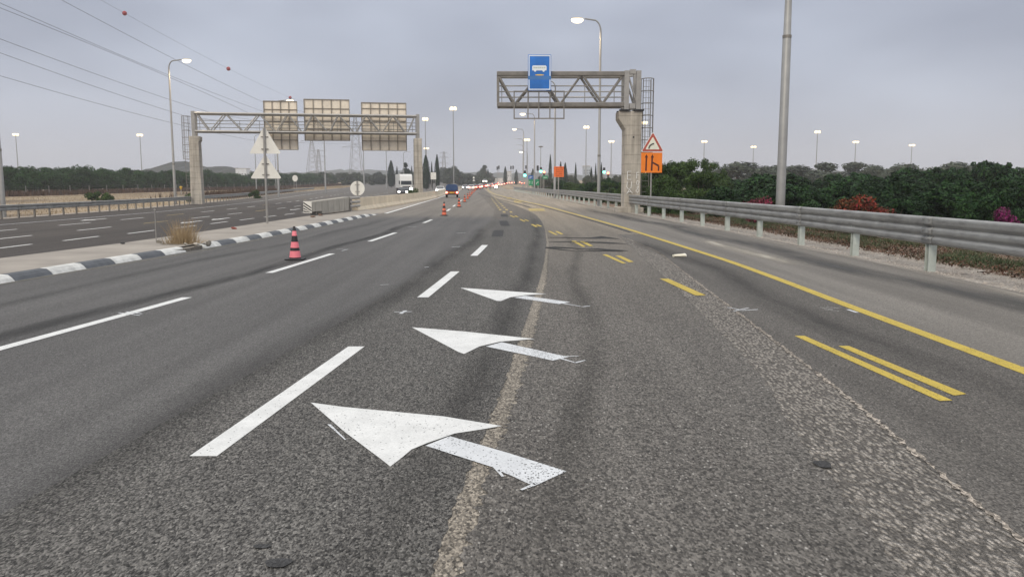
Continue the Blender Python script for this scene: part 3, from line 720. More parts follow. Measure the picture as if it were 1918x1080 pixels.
# ------------------------------------------------------------------ gantries
def ladder_cage(t, x, y, z0, z1, zc, dirx=1, hoops=5):
    b = MB()
    for s in (-.22, .22): b.tube([(x + s, y, z0), (x + s, y, z1)], .022, 6)
    z = z0
    while z < z1: b.tube([(x - .22, y, z), (x + .22, y, z)], .012, 5); z += .33
    b.build('ladder', M['galv_dark'], t)
    b = MB(); arcs = [(.4 * math.cos(a), -.75 * math.sin(a)) for a in np.linspace(0, math.pi, 9)]
    for k in range(hoops):
        zh = zc + (z1 - zc) * k / (hoops - 1)
        b.tube([(x + u, y + v, zh) for u, v in arcs], .026, 5)
    for u, v in arcs[::1]: b.tube([(x + u, y + v, zc), (x + u, y + v, z1)], .014, 5)
    b.build('safety_cage', M['galv_dark'], t)
def sign_gantry_far():
    YA, YB_ = 85.0, 89.0
    A = Vector((X_at(366, YA), YA, 0)); B_ = Vector((X_at(785, YB_), YB_, 0)); d = B_ - A; L = d.length; rz = math.atan2(d.y, d.x)
    t = thing('sign_gantry', 'steel truss gantry across the oncoming carriageway carrying three sign panels seen from behind', 'gantry', A, rz)
    zb, zt = 7.0, 8.8; D = 1.3
    gz = zground(85)
    for nm, x, w0, w1, sgn in (('left', 0.05, .92, 1.12, 1), ('right', L - .05, .80, .92, -1)):
        b = MB(); hb = zb - .5
        pts = [(x - w1 / 2, gz), (x + w1 / 2, gz), (x + w0 / 2, hb - .6), (x + w0 / 2 + .12 * (sgn > 0), hb - .35), (x + w0 / 2 + .12 * (sgn > 0), hb), (x - w0 / 2, hb), (x - w0 / 2, hb - .5)]
        b.prism(pts, XZ, -.1, D + .1); b.build('pillar', M['conc'], t, bevel=.03)
        b = MB()
        for y in (0.12, D - .12): b.box((x, y, (hb + zb) / 2 + .0), (.35, .25, zb - hb - .01)); b.box((x, y, (zb + zt) / 2 + .05), (.36, .26, zt - zb + .3))
        b.box((x, D / 2, zt + .14), (.34, D - .5, .12)); b.build('end_frame', M['galv'], t)
    topf = [0.012, .139, .285, .41, .522, .637, .763, .885, .988]; botf = [.071, .214, .356, .475, .59, .709, .83, .946]
    b = MB()
    for y in (0.0, D):
        b.tube([(.2, y, zt), (L - .2, y, zt)], .115, 10); b.tube([(.2, y, zb), (L - .2, y, zb)], .115, 10)
    b.build('chord', M['galv'], t, True)
    b = MB()
    for y in (0.0, D):
        for k, f in enumerate(botf):
            b.tube([(topf[k] * L + .12, y, zt - .1), (f * L - .12, y, zb + .1)], .062, 6); b.tube([(f * L + .12, y, zb + .1), (topf[k + 1] * L - .12, y, zt - .1)], .062, 6)
    for k, f in enumerate(botf): b.tube([(f * L, 0, zb), (f * L, D, zb)], .05, 6); b.tube([(topf[k] * L, 0, zt), (topf[k] * L, D, zt)], .05, 6)
    b.build('brace', M['galv'], t)
    b = MB()
    for z in (.42, .78, 1.12): b.tube([(.3, .5, zb + z), (L - .3, .5, zb + z)], .035, 5)
    for k in range(12): b.tube([(.6 + k * (L - 1.2) / 11, .5, zb), (.6 + k * (L - 1.2) / 11, .5, zb + 1.15)], .025, 5)
    b.box((L / 2, .75, zb - .02), (L - .8, .6, .04)); b.build('walkway', M['galv_dark'], t)
    for k, (x0, x1, y0, y1, cols, rows) in enumerate(((500, 560.5, 190, 280.5, 4, [.17, .42, .6, .8]), (574.6, 657.5, 187, 263.5, 5, [.22, .52, .72]), (680, 763, 193, 282, 5, [.12, .38, .6, .8]))):
        Yp = 88.4 + .9 * k
        wx0, wx1 = X_at(x0, Yp), X_at(x1, Yp); zt_, zb_ = zz(y0, Yp), zz(y1, Yp)
        inv = lambda X, Y: ((X - A.x) * math.cos(rz) + (Y - A.y) * math.sin(rz))
        u0, u1 = inv(wx0, Yp), inv(wx1, Yp); yy = D + .45
        b = MB(); b.box(((u0 + u1) / 2, yy + .1, (zt_ + zb_) / 2), (u1 - u0, .05, zt_ - zb_))
        p = b.build('sign_panel', M['panelback'], t)
        b = MB(); w = .07
        for c in range(cols + 1):
            u = u0 + (u1 - u0) * c / cols; b.box((u, yy + .02, (zt_ + zb_) / 2), (w, .14, zt_ - zb_ + .05))
        for r in [0] + rows + [1]: b.box(((u0 + u1) / 2, yy + .03, zb_ + (zt_ - zb_) * (1 - r)), (u1 - u0, .11, w * .9))
        b.build('frame', M['rib'], p)
        b = MB()
        for c in (1, cols - 1):
            u = u0 + (u1 - u0) * c / cols
            for z in (zb, zt): b.box((u, D + .24, z), (.08, .4, .08))
        b.build('mount', M['galv_dark'], t)
    ladder_cage(t, -.75, .6, gz, zt - .3, 4.2, hoops=7)
sign_gantry_far()
def bus_gantry():
    Y = 50.0; px = lambda v: X_at(v, Y) - X_at(1185, Y)
    x0 = X_at(1185, Y); t = thing('sign_gantry', 'cantilever truss gantry on a concrete pillar beside the right guardrail', 'gantry', (x0, Y, 0))
    # pillar
    hb = zz(208, Y)
    prof = [(px(1170), -.3), (px(1199.5), -.3), (px(1200), zz(240, Y)), (px(1201), hb), (px(1157), hb), (px(1157), zz(222, Y)), (px(1169.5), zz(242, Y))]
    b = MB(); b.prism(prof, XZ, 0, 1.55); pil = b.build('pillar', M['conc'], t, bevel=.03)
    b = MB(); b.box((px(1181), .75, .05), (px(1206) - px(1158), 2.1, .5)); b.build('footing', M['conc'], t, bevel=.02)
    b = MB(); b.tube([(px(1185), -.012, zz(257, Y)), (px(1185), .02, zz(257, Y))], .055, 10); b.build('hole', M['black'], pil)
    gm = flat('white graffiti', (.85, .84, .82), .8, 0, .2, 9)
    b = MB()
    def stroke(pts):
        q = [(px(u), -.014, zz(v, Y)) for u, v in pts]
        for a, c in zip(q, q[1:]): b.bar(a, c, .03)
    stroke([(1182, 321), (1175, 321), (1175, 336), (1182, 336)]); stroke([(1175, 328), (1181, 328)])
    stroke([(1175, 340), (1174, 350), (1177, 354), (1182, 352), (1183, 340)])
    stroke([(1174, 363), (1179, 355), (1185, 362)]); stroke([(1176, 360), (1182, 359)])
    stroke([(1196, 323), (1192, 323), (1192, 334)]); stroke([(1192, 328), (1196, 328)])
    stroke([(1193, 338), (1197, 340), (1196, 346), (1192, 345), (1193, 338)]); stroke([(1196, 348), (1193, 352), (1197, 357), (1194, 361), (1191, 357), (1196, 352), (1196, 348)])
    g = b.build('graffiti', gm, pil); g['label'] = 'thin white scrawled letters on the pillar face'
    zb, zt = zz(195.5, Y), zz(137.5, Y); D = 1.25; y0 = .12
    xl, xr = px(931), px(1168)
    b = MB()
    for y in (y0, y0 + D):
        b.box(((xl + xr) / 2, y, zt), (xr - xl, .24, .25)); b.box(((xl + xr) / 2, y, zb), (xr - xl, .24, .25))
    b.build('chord', M['galv_dark'], t, bevel=.03)
    b = MB(); top = [xl + .1, px(976), px(1011), px(1087.5), px(1165)]; top = [px(932), px(1009), px(1088), px(1166)]; bot = [px(964), px(1048), px(1127)]
    for y in (y0, y0 + D):
        for k, f in enumerate(bot):
            b.tube([(top[k] + .05, y, zt - .1), (f - .06, y, zb + .1)], .075, 6); b.tube([(f + .06, y, zb + .1), (top[k + 1] - .05, y, zt - .1)], .06, 6)
        b.box((xl + .06, y, (zb + zt) / 2), (.13, .13, zt - zb - .24))
    for f in bot + [xl + .06]: b.box((f, y0 + D / 2, zb), (.1, D - .24, .1))
    for f in top[1:]+ [xl + .06]: b.box((f, y0 + D / 2, zt), (.1, D - .24, .1))
    b.build('brace', M['galv_dark'], t)
    b = MB()
    for z in (170, 180.5, 159): b.tube([(xl + .1, .55, zz(z, Y)), (xr, .55, zz(z, Y))], .04, 5)
    for u in (940, 990, 1040, 1095, 1150): b.tube([(px(u), .55, zb), (px(u), .55, zz(159, Y))], .025, 5)
    b.box(((xl + xr) / 2, .75, zb + .02), (xr - xl - .3, .7, .04)); b.build('walkway', M['galv'], t)
    b = MB()
    for y in (y0, y0 + D):
        for u in (1171, 1193): b.box((px(u), y, (hb + zt) / 2 + .12), (.28, .3, zt - hb + .08))
        b.box((px(1182), y, zt + .1), (px(1187) - px(1176), .28, .26)); b.box((px(1182), y, hb + .3), (px(1187) - px(1176), .28, .3))
        b.tube([(px(1175), y, zt - .2), (px(1190), y, hb + .5)], .06, 6)
    b.build('end_frame', M['galv'], t)
    b = MB()
    for y in (y0, y0 + D):
        for u in (1168, 1194): b.box((px(u), y, hb + .05), (.6, .5, .09))
    b.build('bearing', M['black'], t)
    # empty hanging frame
    b = MB(); zlo, zhi = zz(222.5, Y), zz(172, Y)
    for u in (963, 988.5, 1008.5, 1029, 1055): b.box((px(u), -.16, (zlo + zhi) / 2), (.07, .07, zhi - zlo - .08))
    b.box((px(1009), -.16, zlo), (px(1055) - px(963) + .07, .07, .07)); b.box((px(1009), -.16, zhi), (px(1055) - px(963) + .07, .07, .07))
    f = b.build('hanging_frame', M['galv_dark'], t); f['label'] = 'empty sign frame hanging below the beam'
    # blue bus sign
    blue = flat('blue sign face', (.022, .18, .60), .4, 0, .22, .8); wht = flat('white sign sheeting', (.8, .86, .9), .4, 0, .03, 2)
    blue2 = flat('paler blue patch', (.06, .20, .50), .45, 0, .15, .8)
    b = MB(); xa, xb = px(988.3), px(1030.6); za, zc = zz(170.6, Y), zz(104, Y); yf = -.30
    b.box(((xa + xb) / 2, yf + .04, (za + zc) / 2), (xb - xa, .06, zc - za)); sg = b.build('bus_sign', [blue], t, bevel=.01); sg['label'] = 'blue sign with a white bus symbol'
    b = MB(); y = yf + .006; bw = .055; ia, ib = xa + .035, xb - .035; lo, hi = za + .035, zc - .035; g0, g1 = zz(150.5, Y), zz(143.5, Y)
    for u0, u1, v0, v1 in ((ia, ib, hi - bw, hi), (ia, ib, lo, lo + bw), (ia, ia + bw, g1, hi - bw), (ib - bw, ib, g1, hi - bw), (ia, ia + bw, lo + bw, g0), (ib - bw, ib, lo + bw, g0)):
        b.quad([(u0, y, v0), (u1, y, v0), (u1, y, v1), (u0, y, v1)])
    b.build('sign_border', wht, sg)
    b = MB(); b.quad([(xa + .01, y + .001, g0), (xb - .01, y + .001, g0), (xb - .01, y + .001, g1), (xa + .01, y + .001, g1)]); b.build('cover_patch', blue2, sg)
    b = MB(); yb = yf + .004
    u0, u1, v0, v1 = px(996), px(1022.3), zz(133.5, Y), zz(124.2, Y)
    r = .07
    b.quad([(u0, yb, v0), (u1, yb, v0), (u1, yb, v1 - r), (u1 - r * .4, yb, v1 - r * .3), (u1 - r, yb, v1), (u0 + r, yb, v1), (u0 + r * .3, yb, v1 - r * .3), (u0, yb, v1 - r)])
    for u in (1001.2, 1016.8):
        b.quad([(px(u) + .07 * math.cos(a), yb + .0005, v0 - .005 + .07 * math.sin(a)) for a in np.linspace(0, 2 * math.pi, 17)[:-1]])
    ic = b.build('bus_symbol', wht, sg)
    b = MB(); n = 6; wa, wb = u0 + .06, u1 - .06
    for k in range(n):
        a = wa + (wb - wa) * k / n; b.quad([(a + .008, yb - .002, v1 - .17), (a + (wb - wa) / n - .012, yb - .002, v1 - .17), (a + (wb - wa) / n - .012, yb - .002, v1 - .085), (a + .008, yb - .002, v1 - .085)])
    b.build('symbol_window', flat('pale window tint', (.55, .6, .55), .5, 0, .1, 6), ic)
    b = MB(); b.quad([(px(1009.5) + .27 * math.cos(a), yb, zz(141.8, Y) + .04 * math.sin(a)) for a in np.linspace(0, 2 * math.pi, 17)[:-1]])
    b.build('yellow_mark', flat('yellow sign mark', (.75, .5, .12), .5, 0, .1, 4), sg)
    ladder_cage(t, px(1212), .8, -.1, zz(146, Y), zz(285, Y), hoops=7)
bus_gantry()

# ------------------------------------------------------------------ roadworks signs
def work_sign():
    Y = 44.5; x = X_at(1219.5, Y); z0 = -.05; px = lambda v: X_at(v, Y) - x; z = lambda v: zz(v, Y) - z0
    t = thing('road_sign', 'red bordered bend warning triangle above an orange lane merge panel on a post', 'road sign', (x, Y, z0))
    b = MB(); b.tube([(0, .05, 0), (0, .05, z(262))], .04, 8); b.build('post', M['galv'], t, True)
    red = flat('red sign border', (.42, .09, .065), .5, 0, .12, 2); wt = flat('cream sign face', (.78, .78, .66), .5, 0, .05, 2); wh = flat('white edge', (.8, .78, .76), .5, 0, .03, 2)
    org = flat('orange sign face', (.86, .22, .012), .5, 0, .08, 2); drk = flat('dark red arrow', (.07, .01, .006), .5, 0, .1, 2)
    def tri(s, yf, y1):
        cx, cy = px(1220.3), z(272); T = [(px(1199.5), z(285)), (px(1242), z(285)), (px(1221.7), z(246.5))]; T = [(px(1199), z(284.8)), (px(1242.3), z(284.8)), (px(1221), z(246.4))]
        cx = sum(p[0] for p in T) / 3; cy = sum(p[1] for p in T) / 3
        out = []
        P = [(cx + (u - cx) * s, cy + (v - cy) * s) for u, v in T]
        for i in range(3):
            a, b0, c = P[i - 1], P[i], P[(i + 1) % 3]
            for q in (a, c): out.append((b0[0] + (q[0] - b0[0]) * .06, b0[1] + (q[1] - b0[1]) * .06))
        return out
    b = MB(); b.prism(tri(1.0, 0, 0), XZ, -.02, 0); p = b.build('warning_triangle', wh, t)
    b = MB(); b.prism(tri(.93, 0, 0), XZ, -.024, -.0205); b.build('border', red, p)
    b = MB(); b.prism(tri(.62, 0, 0), XZ, -.028, -.0245); b.build('face', wt, p)
    b = MB(); pts = [(1213.6, 278), (1214.5, 274.5), (1216.5, 272), (1219.5, 270), (1223, 269)]
    for a, c in zip(pts, pts[1:]): b.bar((px(a[0]), -.03, z(a[1])), (px(c[0]), -.03, z(c[1])), .055)
    b.build('bend_symbol', M['black'], p)
    b = MB(); b.box((px(1219.5), -.01, z(304.7)), (px(1239.3) - px(1200), .02, z(286) - z(323.5))); p = b.build('merge_panel', org, t)
    b = MB()
    def q(pts): b.quad([(px(u), -.024, z(v)) for u, v in pts])
    q([(1207.8, 320), (1210.8, 320), (1211, 295), (1208.2, 295)]); q([(1206.6, 295.2), (1212.8, 295.2), (1209.7, 289)])
    q([(1218.2, 320), (1221.4, 320), (1222, 295), (1219, 295)]); q([(1217.6, 295.2), (1223.8, 295.2), (1220.7, 289)])
    q([(1231.3, 320), (1233.8, 320), (1234.2, 311), (1231.5, 311.5)]); q([(1221.5, 306.2), (1221.7, 303), (1234.2, 309.5), (1231.5, 312)])
    b.build('lane_arrows', drk, p)
work_sign()
def orange_board():
    Y = 92; x = X_at(1046, Y); z0 = zground(Y); px = lambda v: X_at(v, Y) - x; z = lambda v: zz(v, Y) - z0
    t = thing('road_sign', 'orange roadworks notice board with rows of dark lettering on a single post', 'road sign', (x, Y, z0))
    org = flat('orange notice face', (.85, .17, .03), .5, 0, .06, 2)
    b = MB(); b.tube([(0, .06, 0), (0, .06, z(315))], .07, 8); b.build('post', M['galv'], t)
    b = MB(); b.box((px(1046.6), 0, z(321.7)), (px(1056) - px(1037.6), .03, z(312) - z(331.5))); p = b.build('sign_board', org, t)
    b = MB(); rr = random.Random(3)
    for k in range(5):
        zc = z(314.6 + k * 3.5); u = px(1040) + rr.uniform(0, .1)
        while u < px(1053.5):
            w = rr.uniform(.03, .06); b.quad([(u, -.018, zc - .04), (u + w, -.018, zc - .04), (u + w, -.018, zc + .04), (u, -.018, zc + .04)]); u += w + (.02 if rr.random() < .8 else .07)
    b.build('lettering', flat('dark lettering', (.14, .02, .005), .6, 0, .1, 3), p)
orange_board()
def direction_sign(label, px0, px1, y0, y1, Y, col, icons):
    x = X_at((px0 + px1) / 2, Y); z0 = zground(Y); px = lambda v: X_at(v, Y) - x; z = lambda v: zz(v, Y) - z0
    t = thing('direction_sign', label, 'road sign', (x, Y, z0))
    b = MB(); b.box((0, 0, (z(y0) + z(y1)) / 2), (px(px1) - px(px0), .06, z(y0) - z(y1))); p = b.build('sign_panel', col, t)
    b = MB()
    for u in (px0 + .12 * (px1 - px0), px1 - .12 * (px1 - px0)): b.tube([(px(u), .09, 0), (px(u), .09, z(y0))], .08, 6)
    b.build('post', M['galv'], t)
    b = MB()
    for pts in icons: b.quad([(px(u), -.035, z(v)) for u, v in pts])
    b.build('lettering', M['signback'], p)
green = flat('green sign face', (.01, .25, .11), .5, 0, .1, 2); blue_s = flat('blue sign', (.03, .13, .42), .5, 0, .1, 2)
direction_sign('green direction sign with two white arrows by the bend of the guardrail', 990, 999, 336, 347.5, 150, green, [[(992, 345), (992.7, 345), (992.7, 339), (992, 339)], [(996.3, 345), (997, 345), (997, 339), (996.3, 339)], [(991.3, 341), (993.4, 341), (992.3, 338.5)]])
direction_sign('green direction sign with a curved white arrow beside its twin', 1000.5, 1010, 336, 347.5, 150.2, green, [[(1004, 345), (1005, 345), (1006, 342), (1005, 342)], [(1005, 342.6), (1008.6, 341.6), (1008.6, 340.4), (1005, 341.6)], [(1001.5, 344), (1002, 344), (1002, 340), (1001.5, 340)]])
direction_sign('blue direction sign with pale lettering above the green arrow sign', 989.5, 999, 328.5, 335.2, 151, blue_s, [[(991, 332.8), (995, 332.8), (995, 333.5), (991, 333.5)], [(992, 331), (997, 331), (997, 331.7), (992, 331.7)]])
direction_sign('distant green direction sign left of the thin cypress', 1016, 1026, 329, 335, 230, green, [[(1018, 333), (1024, 333), (1024, 332), (1018, 332)]])
def tri_sign_far():
    Y = 300; x = X_at(887.5, Y); z0 = ter(Y); t = thing('road_sign', 'two tiny pale triangular signs on one pole left of the jam', 'road sign', (x, Y, z0)); k = Y / F
    for c in (331, 336):
        b = MB(); zt = zz(c - 1, Y) - z0; b.prism([(-2.4 * k, zt - 4 * k), (2.4 * k, zt - 4 * k), (0, zt)], XZ, -.05, 0); b.build('sign_plate', M['signback'], t)
    b = MB(); b.tube([(0, .04, 0), (0, .04, zz(331, Y) - z0)], .06, 6); b.build('post', M['galv'], t)
tri_sign_far()

# ------------------------------------------------------------------ traffic lights
def signal(label, px, py_, Y, lit, hz=None):
    x = X_at(px, Y); z0 = zground(Y); h = zz(py_, Y) - z0
    t = thing('traffic_light', label, 'traffic light', (x, Y, z0)); k = Y / 150
    b = MB(); b.tube([(0, 0, 0), (0, 0, h + .5)], .06 * k ** .5, 8); b.build('pole', M['galv'], t)
    b = MB(); b.box((0, -.18, h), (.55, .25, 1.3)); hd = b.build('signal_head', M['black'], t, bevel=.03)
    for j, dz in enumerate((.4, 0, -.4)):
        on = {'green': 2, 'red': 0, None: 9}[lit] == j
        b = MB(); b.lathe([(.16, 0), (.15, .05), (.08, .09)], 12); o = b.build('lens', M['green_l' if lit == 'green' else 'red_l'] if on else M['black'], hd, True)
        o.rotation_euler = (math.pi / 2, 0, 0); o.location = (0, -.306, h + dz)
        if on: o.scale = (2.0, 2.0, 2.0)
signal('traffic light showing green left of the lamp posts by the direction signs', 983, 325, 185, 'green')
signal('traffic light showing green above the dark pole by the thin cypress', 1013, 318, 210, 'green')
signal('dark traffic light paired with the green one by the thin cypress', 1007, 315, 212, None)
signal('traffic light showing red above the distant green sign', 1019, 325, 240, 'red')
signal('traffic light showing green beside the concrete pillar', 1131, 319, 200, 'green')
signal('traffic light showing red beside the concrete pillar', 1138.5, 327, 230, 'red')
for k, (p, q) in enumerate(((931.5, 315), (934.5, 313.5), (957, 314), (961, 313.5), (985, 313))):
    signal(['unlit traffic light over the jam beside a slightly taller one', 'slightly taller unlit traffic light over the jam', 'unlit traffic light right of the small cypress over the jam', 'unlit traffic light rightmost over the jam', 'small unlit traffic light behind the green signal'][k], p, q, 330, None)

# ------------------------------------------------------------------ lamps
def street_lamp(label, x, Y, h, side, z0, r=.13, lit=True, reach=1.55, big=1.0, power=0, jt=.28):
    t = thing('street_lamp', label, 'street lamp', (x, Y, z0), group='curved arm street lamps')
    b = MB(); b.tube([(0, 0, -.2), (0, 0, h * jt), (0, 0, h * jt + .03), (0, 0, h - 1.0)], [r, r * .9, r * .8, r * .5], 12); b.build('pole', M['pole'], t, True)
    b = MB(); b.lathe([(r * .97, h * jt - .09), (r * .97, h * jt + .05)], 12); b.tube([(r * 2, -r, .0), (r * 2, -r, .02)], .02, 6); b.box((0, 0, .01), (r * 3.6, r * 3.6, .04)); b.build('collar', M['galv_dark'], t)
    b = MB(); pts = [(0, 0, h - 1.0)] + [(side * (.55 - .55 * math.cos(a)), 0, h - 1.0 + .85 * math.sin(a)) for a in np.linspace(.15, math.pi / 2, 8)] + [(side * reach, 0, h - .05)]
    b.tube(pts, [r * .5] * 2 + [r * .42] * (len(pts) - 2), 8); b.build('arm', M['pole'], t, True)
    b = MB(); a = .42 * big
    b.lathe([(.05, .10), (.16 * big, .07), (.2 * big, 0), (.16 * big, -.02)], 12); hd = b.build('lamp_head', M['galv'], t, True); hd.location = (side * (reach + a), 0, h - .04); hd.scale = (1.9, 1, 1)
    if lit:
        b = MB(); b.lathe([(.17 * big, -.0), (.19 * big, -.08 * big), (.17 * big, -.17 * big), (.10 * big, -.25 * big), (.03 * big, -.27 * big)], 12); o = b.build('lens', M['lamp'], hd, True)
    if power:
        l = bpy.data.lights.new('lamp_light', 'SPOT'); l.spot_size = math.radians(150); l.spot_blend = .4; l.energy = power * .55; l.color = (1, .76, .45); l.shadow_soft_size = .3
        lo = bpy.data.objects.new('lamp_light', l); C.objects.link(lo); lo.parent = t; lo.location = (side * (reach + .4), 0, h - .5)
    return t
def lamp_px(label, pxb, pxt, pyt, Y, side, z0, **k):
    x = X_at(pxb, Y); h = zz(pyt, Y) - z0
    return street_lamp(label, x, Y, h, side, z0, **k)
lamp_px('thick lamp post at the right guardrail running out of the top of the view', 1463, 0, -200, 45, -1, -.3, r=.247, jt=.575)
lamp_px('lit curved arm lamp beside the cantilever gantry and its blue sign', 1121.5, 0, 34, 65, -1, -.12, r=.135, reach=1.25, big=1.3, power=2500)
for px_, py_, Y, lb in ((1039, 150, 100, 'lamp post right behind the orange notice board'), (1001, 212, 150, 'lit lamp post behind the green direction signs'), (980.5, 241, 195, 'lit lamp post at the end of the right guardrail')):
    lamp_px(lb, px_, 0, py_, Y, -1, zground(Y), r=.16, big=1.4, power=2500)
for px_, py_, Y in ((979.5, 259.5, 241), (979.5, 271, 283), (980, 280, 326)):
    lamp_px('lamp arm of the row that lines up behind the lit post at the guardrail end', px_, 0, py_, Y, -1, zground(Y), r=.16, lit=False, big=1.3)
lamp_px('small lit lamp post between the green signal and the direction signs', 988, 0, 284, 300, -1, zground(300), r=.16, big=1.8)
lamp_px('lamp post at the left end of the low guardrail', 3, 0, -60, 52, 1, -.4, r=.15, power=2500)
lamp_px('lit curved arm lamp left of the truss gantry behind the low guardrail', 327, 0, 111, 88, 1, -.38, r=.15, reach=1.35, big=1.3, power=2500)
lamp_px('lit lamp rising behind the left sign panel of the truss gantry', 521.5, 0, 187, 127, 1, zground(127), r=.17, big=1.5, power=2500)
for px_, py_, Y, lb in ((609.5, 226, 170, 'lamp post under the middle sign panel'), (682, 250, 213, 'lamp post under the left edge of the right sign panel'), (724.5, 268, 255, 'lamp post left of the white truck'), (756.6, 284, 298, 'thin lamp post just behind the white truck')):
    lamp_px(lb + ' of the far carriageway', px_, 0, py_, Y, 1, zground(Y), r=.17, lit=False, big=1.3)
lamp_px('lit lamp behind the two triangular signs', 480, 0, 252, 200, 1, zground(200), r=.14, big=1.8)
lamp_px('slim pole right of the lit lamp behind the triangular signs', 517, 0, 262, 190, 1, zground(190), r=.1, lit=False)
def high_mast_proto():
    t = thing('high_mast_light', '', 'high mast light', (0, 0, 0), group='high mast floodlights')
    b = MB(); b.tube([(0, 0, -.5), (0, 0, 25)], [.22, .11], 8); b.build('pole', M['pole'], t)
    b = MB(); b.lathe([(.15, 24.6), (.3, 24.7), (.3, 25.2), (.12, 25.4)], 10)
    for k in range(8):
        a = k * math.pi / 4; b.tube([(0, 0, 24.9), (math.cos(a) * 1.0, math.sin(a) * 1.0, 24.9)], .05, 5)
    b.build('crown_ring', M['galv_dark'], t)
    for k in range(8):
        a = k * math.pi / 4 + .2
        b = MB(); b.lathe([(.1, .36), (.32, .16), (.40, -.12), (.32, -.36), (.12, -.5)], 8, (math.cos(a) * .72, math.sin(a) * .72, 24.9 + .22 * (k % 2) - .1)); b.build('floodlight', M['flood'], t, True)
    return t
hm = high_mast_proto()
masts = [(850, 203, 'tall lit high mast right of the cypress trees, the brightest of them'), (798, 223, 'lit high mast just right of the truss gantry'), (799.5, 278, 'lit high mast low behind the cypress beside the gantry pillar'), (36, 252, 'lit high mast above the orchard at the far left'),
         (267, 253, 'lit high mast above the orchard left of the curved arm lamp'), (1097, 238, 'lit high mast between the tall lamp and the cantilever beam'), (1144, 265, 'lit high mast just left of the concrete pillar'), (1205, 230, 'lit high mast behind the ladder cage of the cantilever gantry'),
         (1317, 265, 'lit high mast above the feathery green trees'), (1409, 275, 'lowest lit high mast left of the thick lamp post'), (1527, 247, 'lit high mast right of the thick lamp post, tallest of three'), (1599, 266, 'middle lit high mast of the three right of the thick lamp post'), (1704, 272, 'lit high mast farthest right over the grey trees'), (987, 262, 'lit high mast behind the lamp row at the guardrail end')]
for k, (px_, py_, lb) in enumerate(masts):
    Y = 23.5 * F / (345 - py_); o = hm if k == 0 else dup(hm)
    o['label'] = lb; o.location = (X_at(px_, Y), Y, zz(py_, Y) - 24.9); o.rotation_euler = (0, 0, k * .3)
    s = min(1.6, max(1, Y / 300)); o.scale = (s, s, 1)
def thin_mast(label, px_, py_, Y):
    x = X_at(px_, Y); t = thing('lamp_mast', label, 'lamp mast', (x, Y, zground(Y))); h = zz(py_, Y) - zground(Y)
    b = MB(); b.tube([(0, 0, 0), (0, 0, h)], [.2, .1], 8); b.build('pole', M['pole'], t)
    b = MB(); b.lathe([(.2, h - .3), (.9, h - .1), (.9, h + .2), (.2, h + .35)], 8); b.build('crown_ring', M['galv_dark'], t)
thin_mast('thin unlit mast left of the thin cypress', 1012.5, 275, 330)

# ------------------------------------------------------------------ power line
def pylon(label, px_, ytop, ybase, Y, wbase, arms):
    x = X_at(px_, Y); z0 = zground(Y) ; h = zz(ytop, Y) - z0
    t = thing('power_pylon', label, 'power pylon', (x, Y, z0)); b = MB(); r = .105 * Y / 500
    w = lambda f: wbase / 2 * (1 - f) ** .8 * (1 if f < .55 else 1) + .35 * Y / 500
    lv = [0, .14, .27, .39, .5, .6, .69, .77, .84, .9, .95, 1]
    for sx_ in (-1, 1):
        for sy_ in (-1, 1):
            b.tube([(sx_ * w(f), sy_ * w(f), f * h) for f in lv], r, 4)
    for f0, f1 in zip(lv, lv[1:]):
        for s_ in (-1, 1):
            b.tube([(-w(f0), s_ * w(f0), f0 * h), (w(f1), s_ * w(f1), f1 * h)], r * .6, 4); b.tube([(w(f0), s_ * w(f0), f0 * h), (-w(f1), s_ * w(f1), f1 * h)], r * .6, 4)
            b.tube([(s_ * w(f0), -w(f0), f0 * h), (s_ * w(f1), w(f1), f1 * h)], r * .6, 4)
    b.build('lattice_tower', M['galv_dark'], t)
    b = MB()
    for f, l in arms:
        for s_ in (-1, 1): b.tube([(-l, 0, f * h), (l, 0, f * h)], r * .9, 4); b.tube([(s_ * l, 0, f * h), (0, 0, f * h + h * .045)], r * .7, 4)
        for u in (-l, l): b.tube([(u, 0, f * h), (u, 0, f * h - h * .05)], r * .6, 4)
    b.build('cross_arm', M['galv_dark'], t)
    return t
pylon('tall lattice power pylon between the middle and right sign panels', 668, 214, 330, 515, 7.5, [(.52, 8.5), (.70, 8.5), (.86, 6)])
pylon('slim pale power pylon under the middle sign panel', 586, 262, 320, 780, 10, [(.97, 10)])
pylon('narrow power pylon with three short arms right of the slim one', 598, 280, 322, 900, 5, [(.6, 6), (.78, 6), (.95, 6)])
pylon('distant power pylon right of the cypress trees', 832, 284, 322, 900, 4, [(.6, 5), (.8, 5), (.95, 4)])
wires = [([(0, 1.5), (240, 104), (481, 215)], -93), ([(20, 0), (260, 110), (499, 208)], -97), ([(144, 0), (345, 112), (499, 190)], -94), ([(215, 0), (441, 129), (552, 183)], -96),
         ([(0, 62), (209, 143), (417, 215)], -99), ([(0, 89), (180, 157), (360, 218)], -101), ([(0, 135), (320, 227), (475, 262)], -103)]
names = ['second', 'third', 'fourth']
wlabels = ['power line from the top left corner, lower of a close pair', 'power line from the top left corner, upper of a close pair', 'power line passing just above the lit curved arm lamp', 'thin power line strung with red marker balls', 'power line in the sky starting a little below the close pair', 'power line second from the bottom of the sky wires', 'lowest power line crossing to the truss gantry']
balls = [(257, 25), (441, 129), (552, 182.5)]
wirefit = []
wm = flat('wire', (.11, .11, .12), .6, .3, .1, 1)
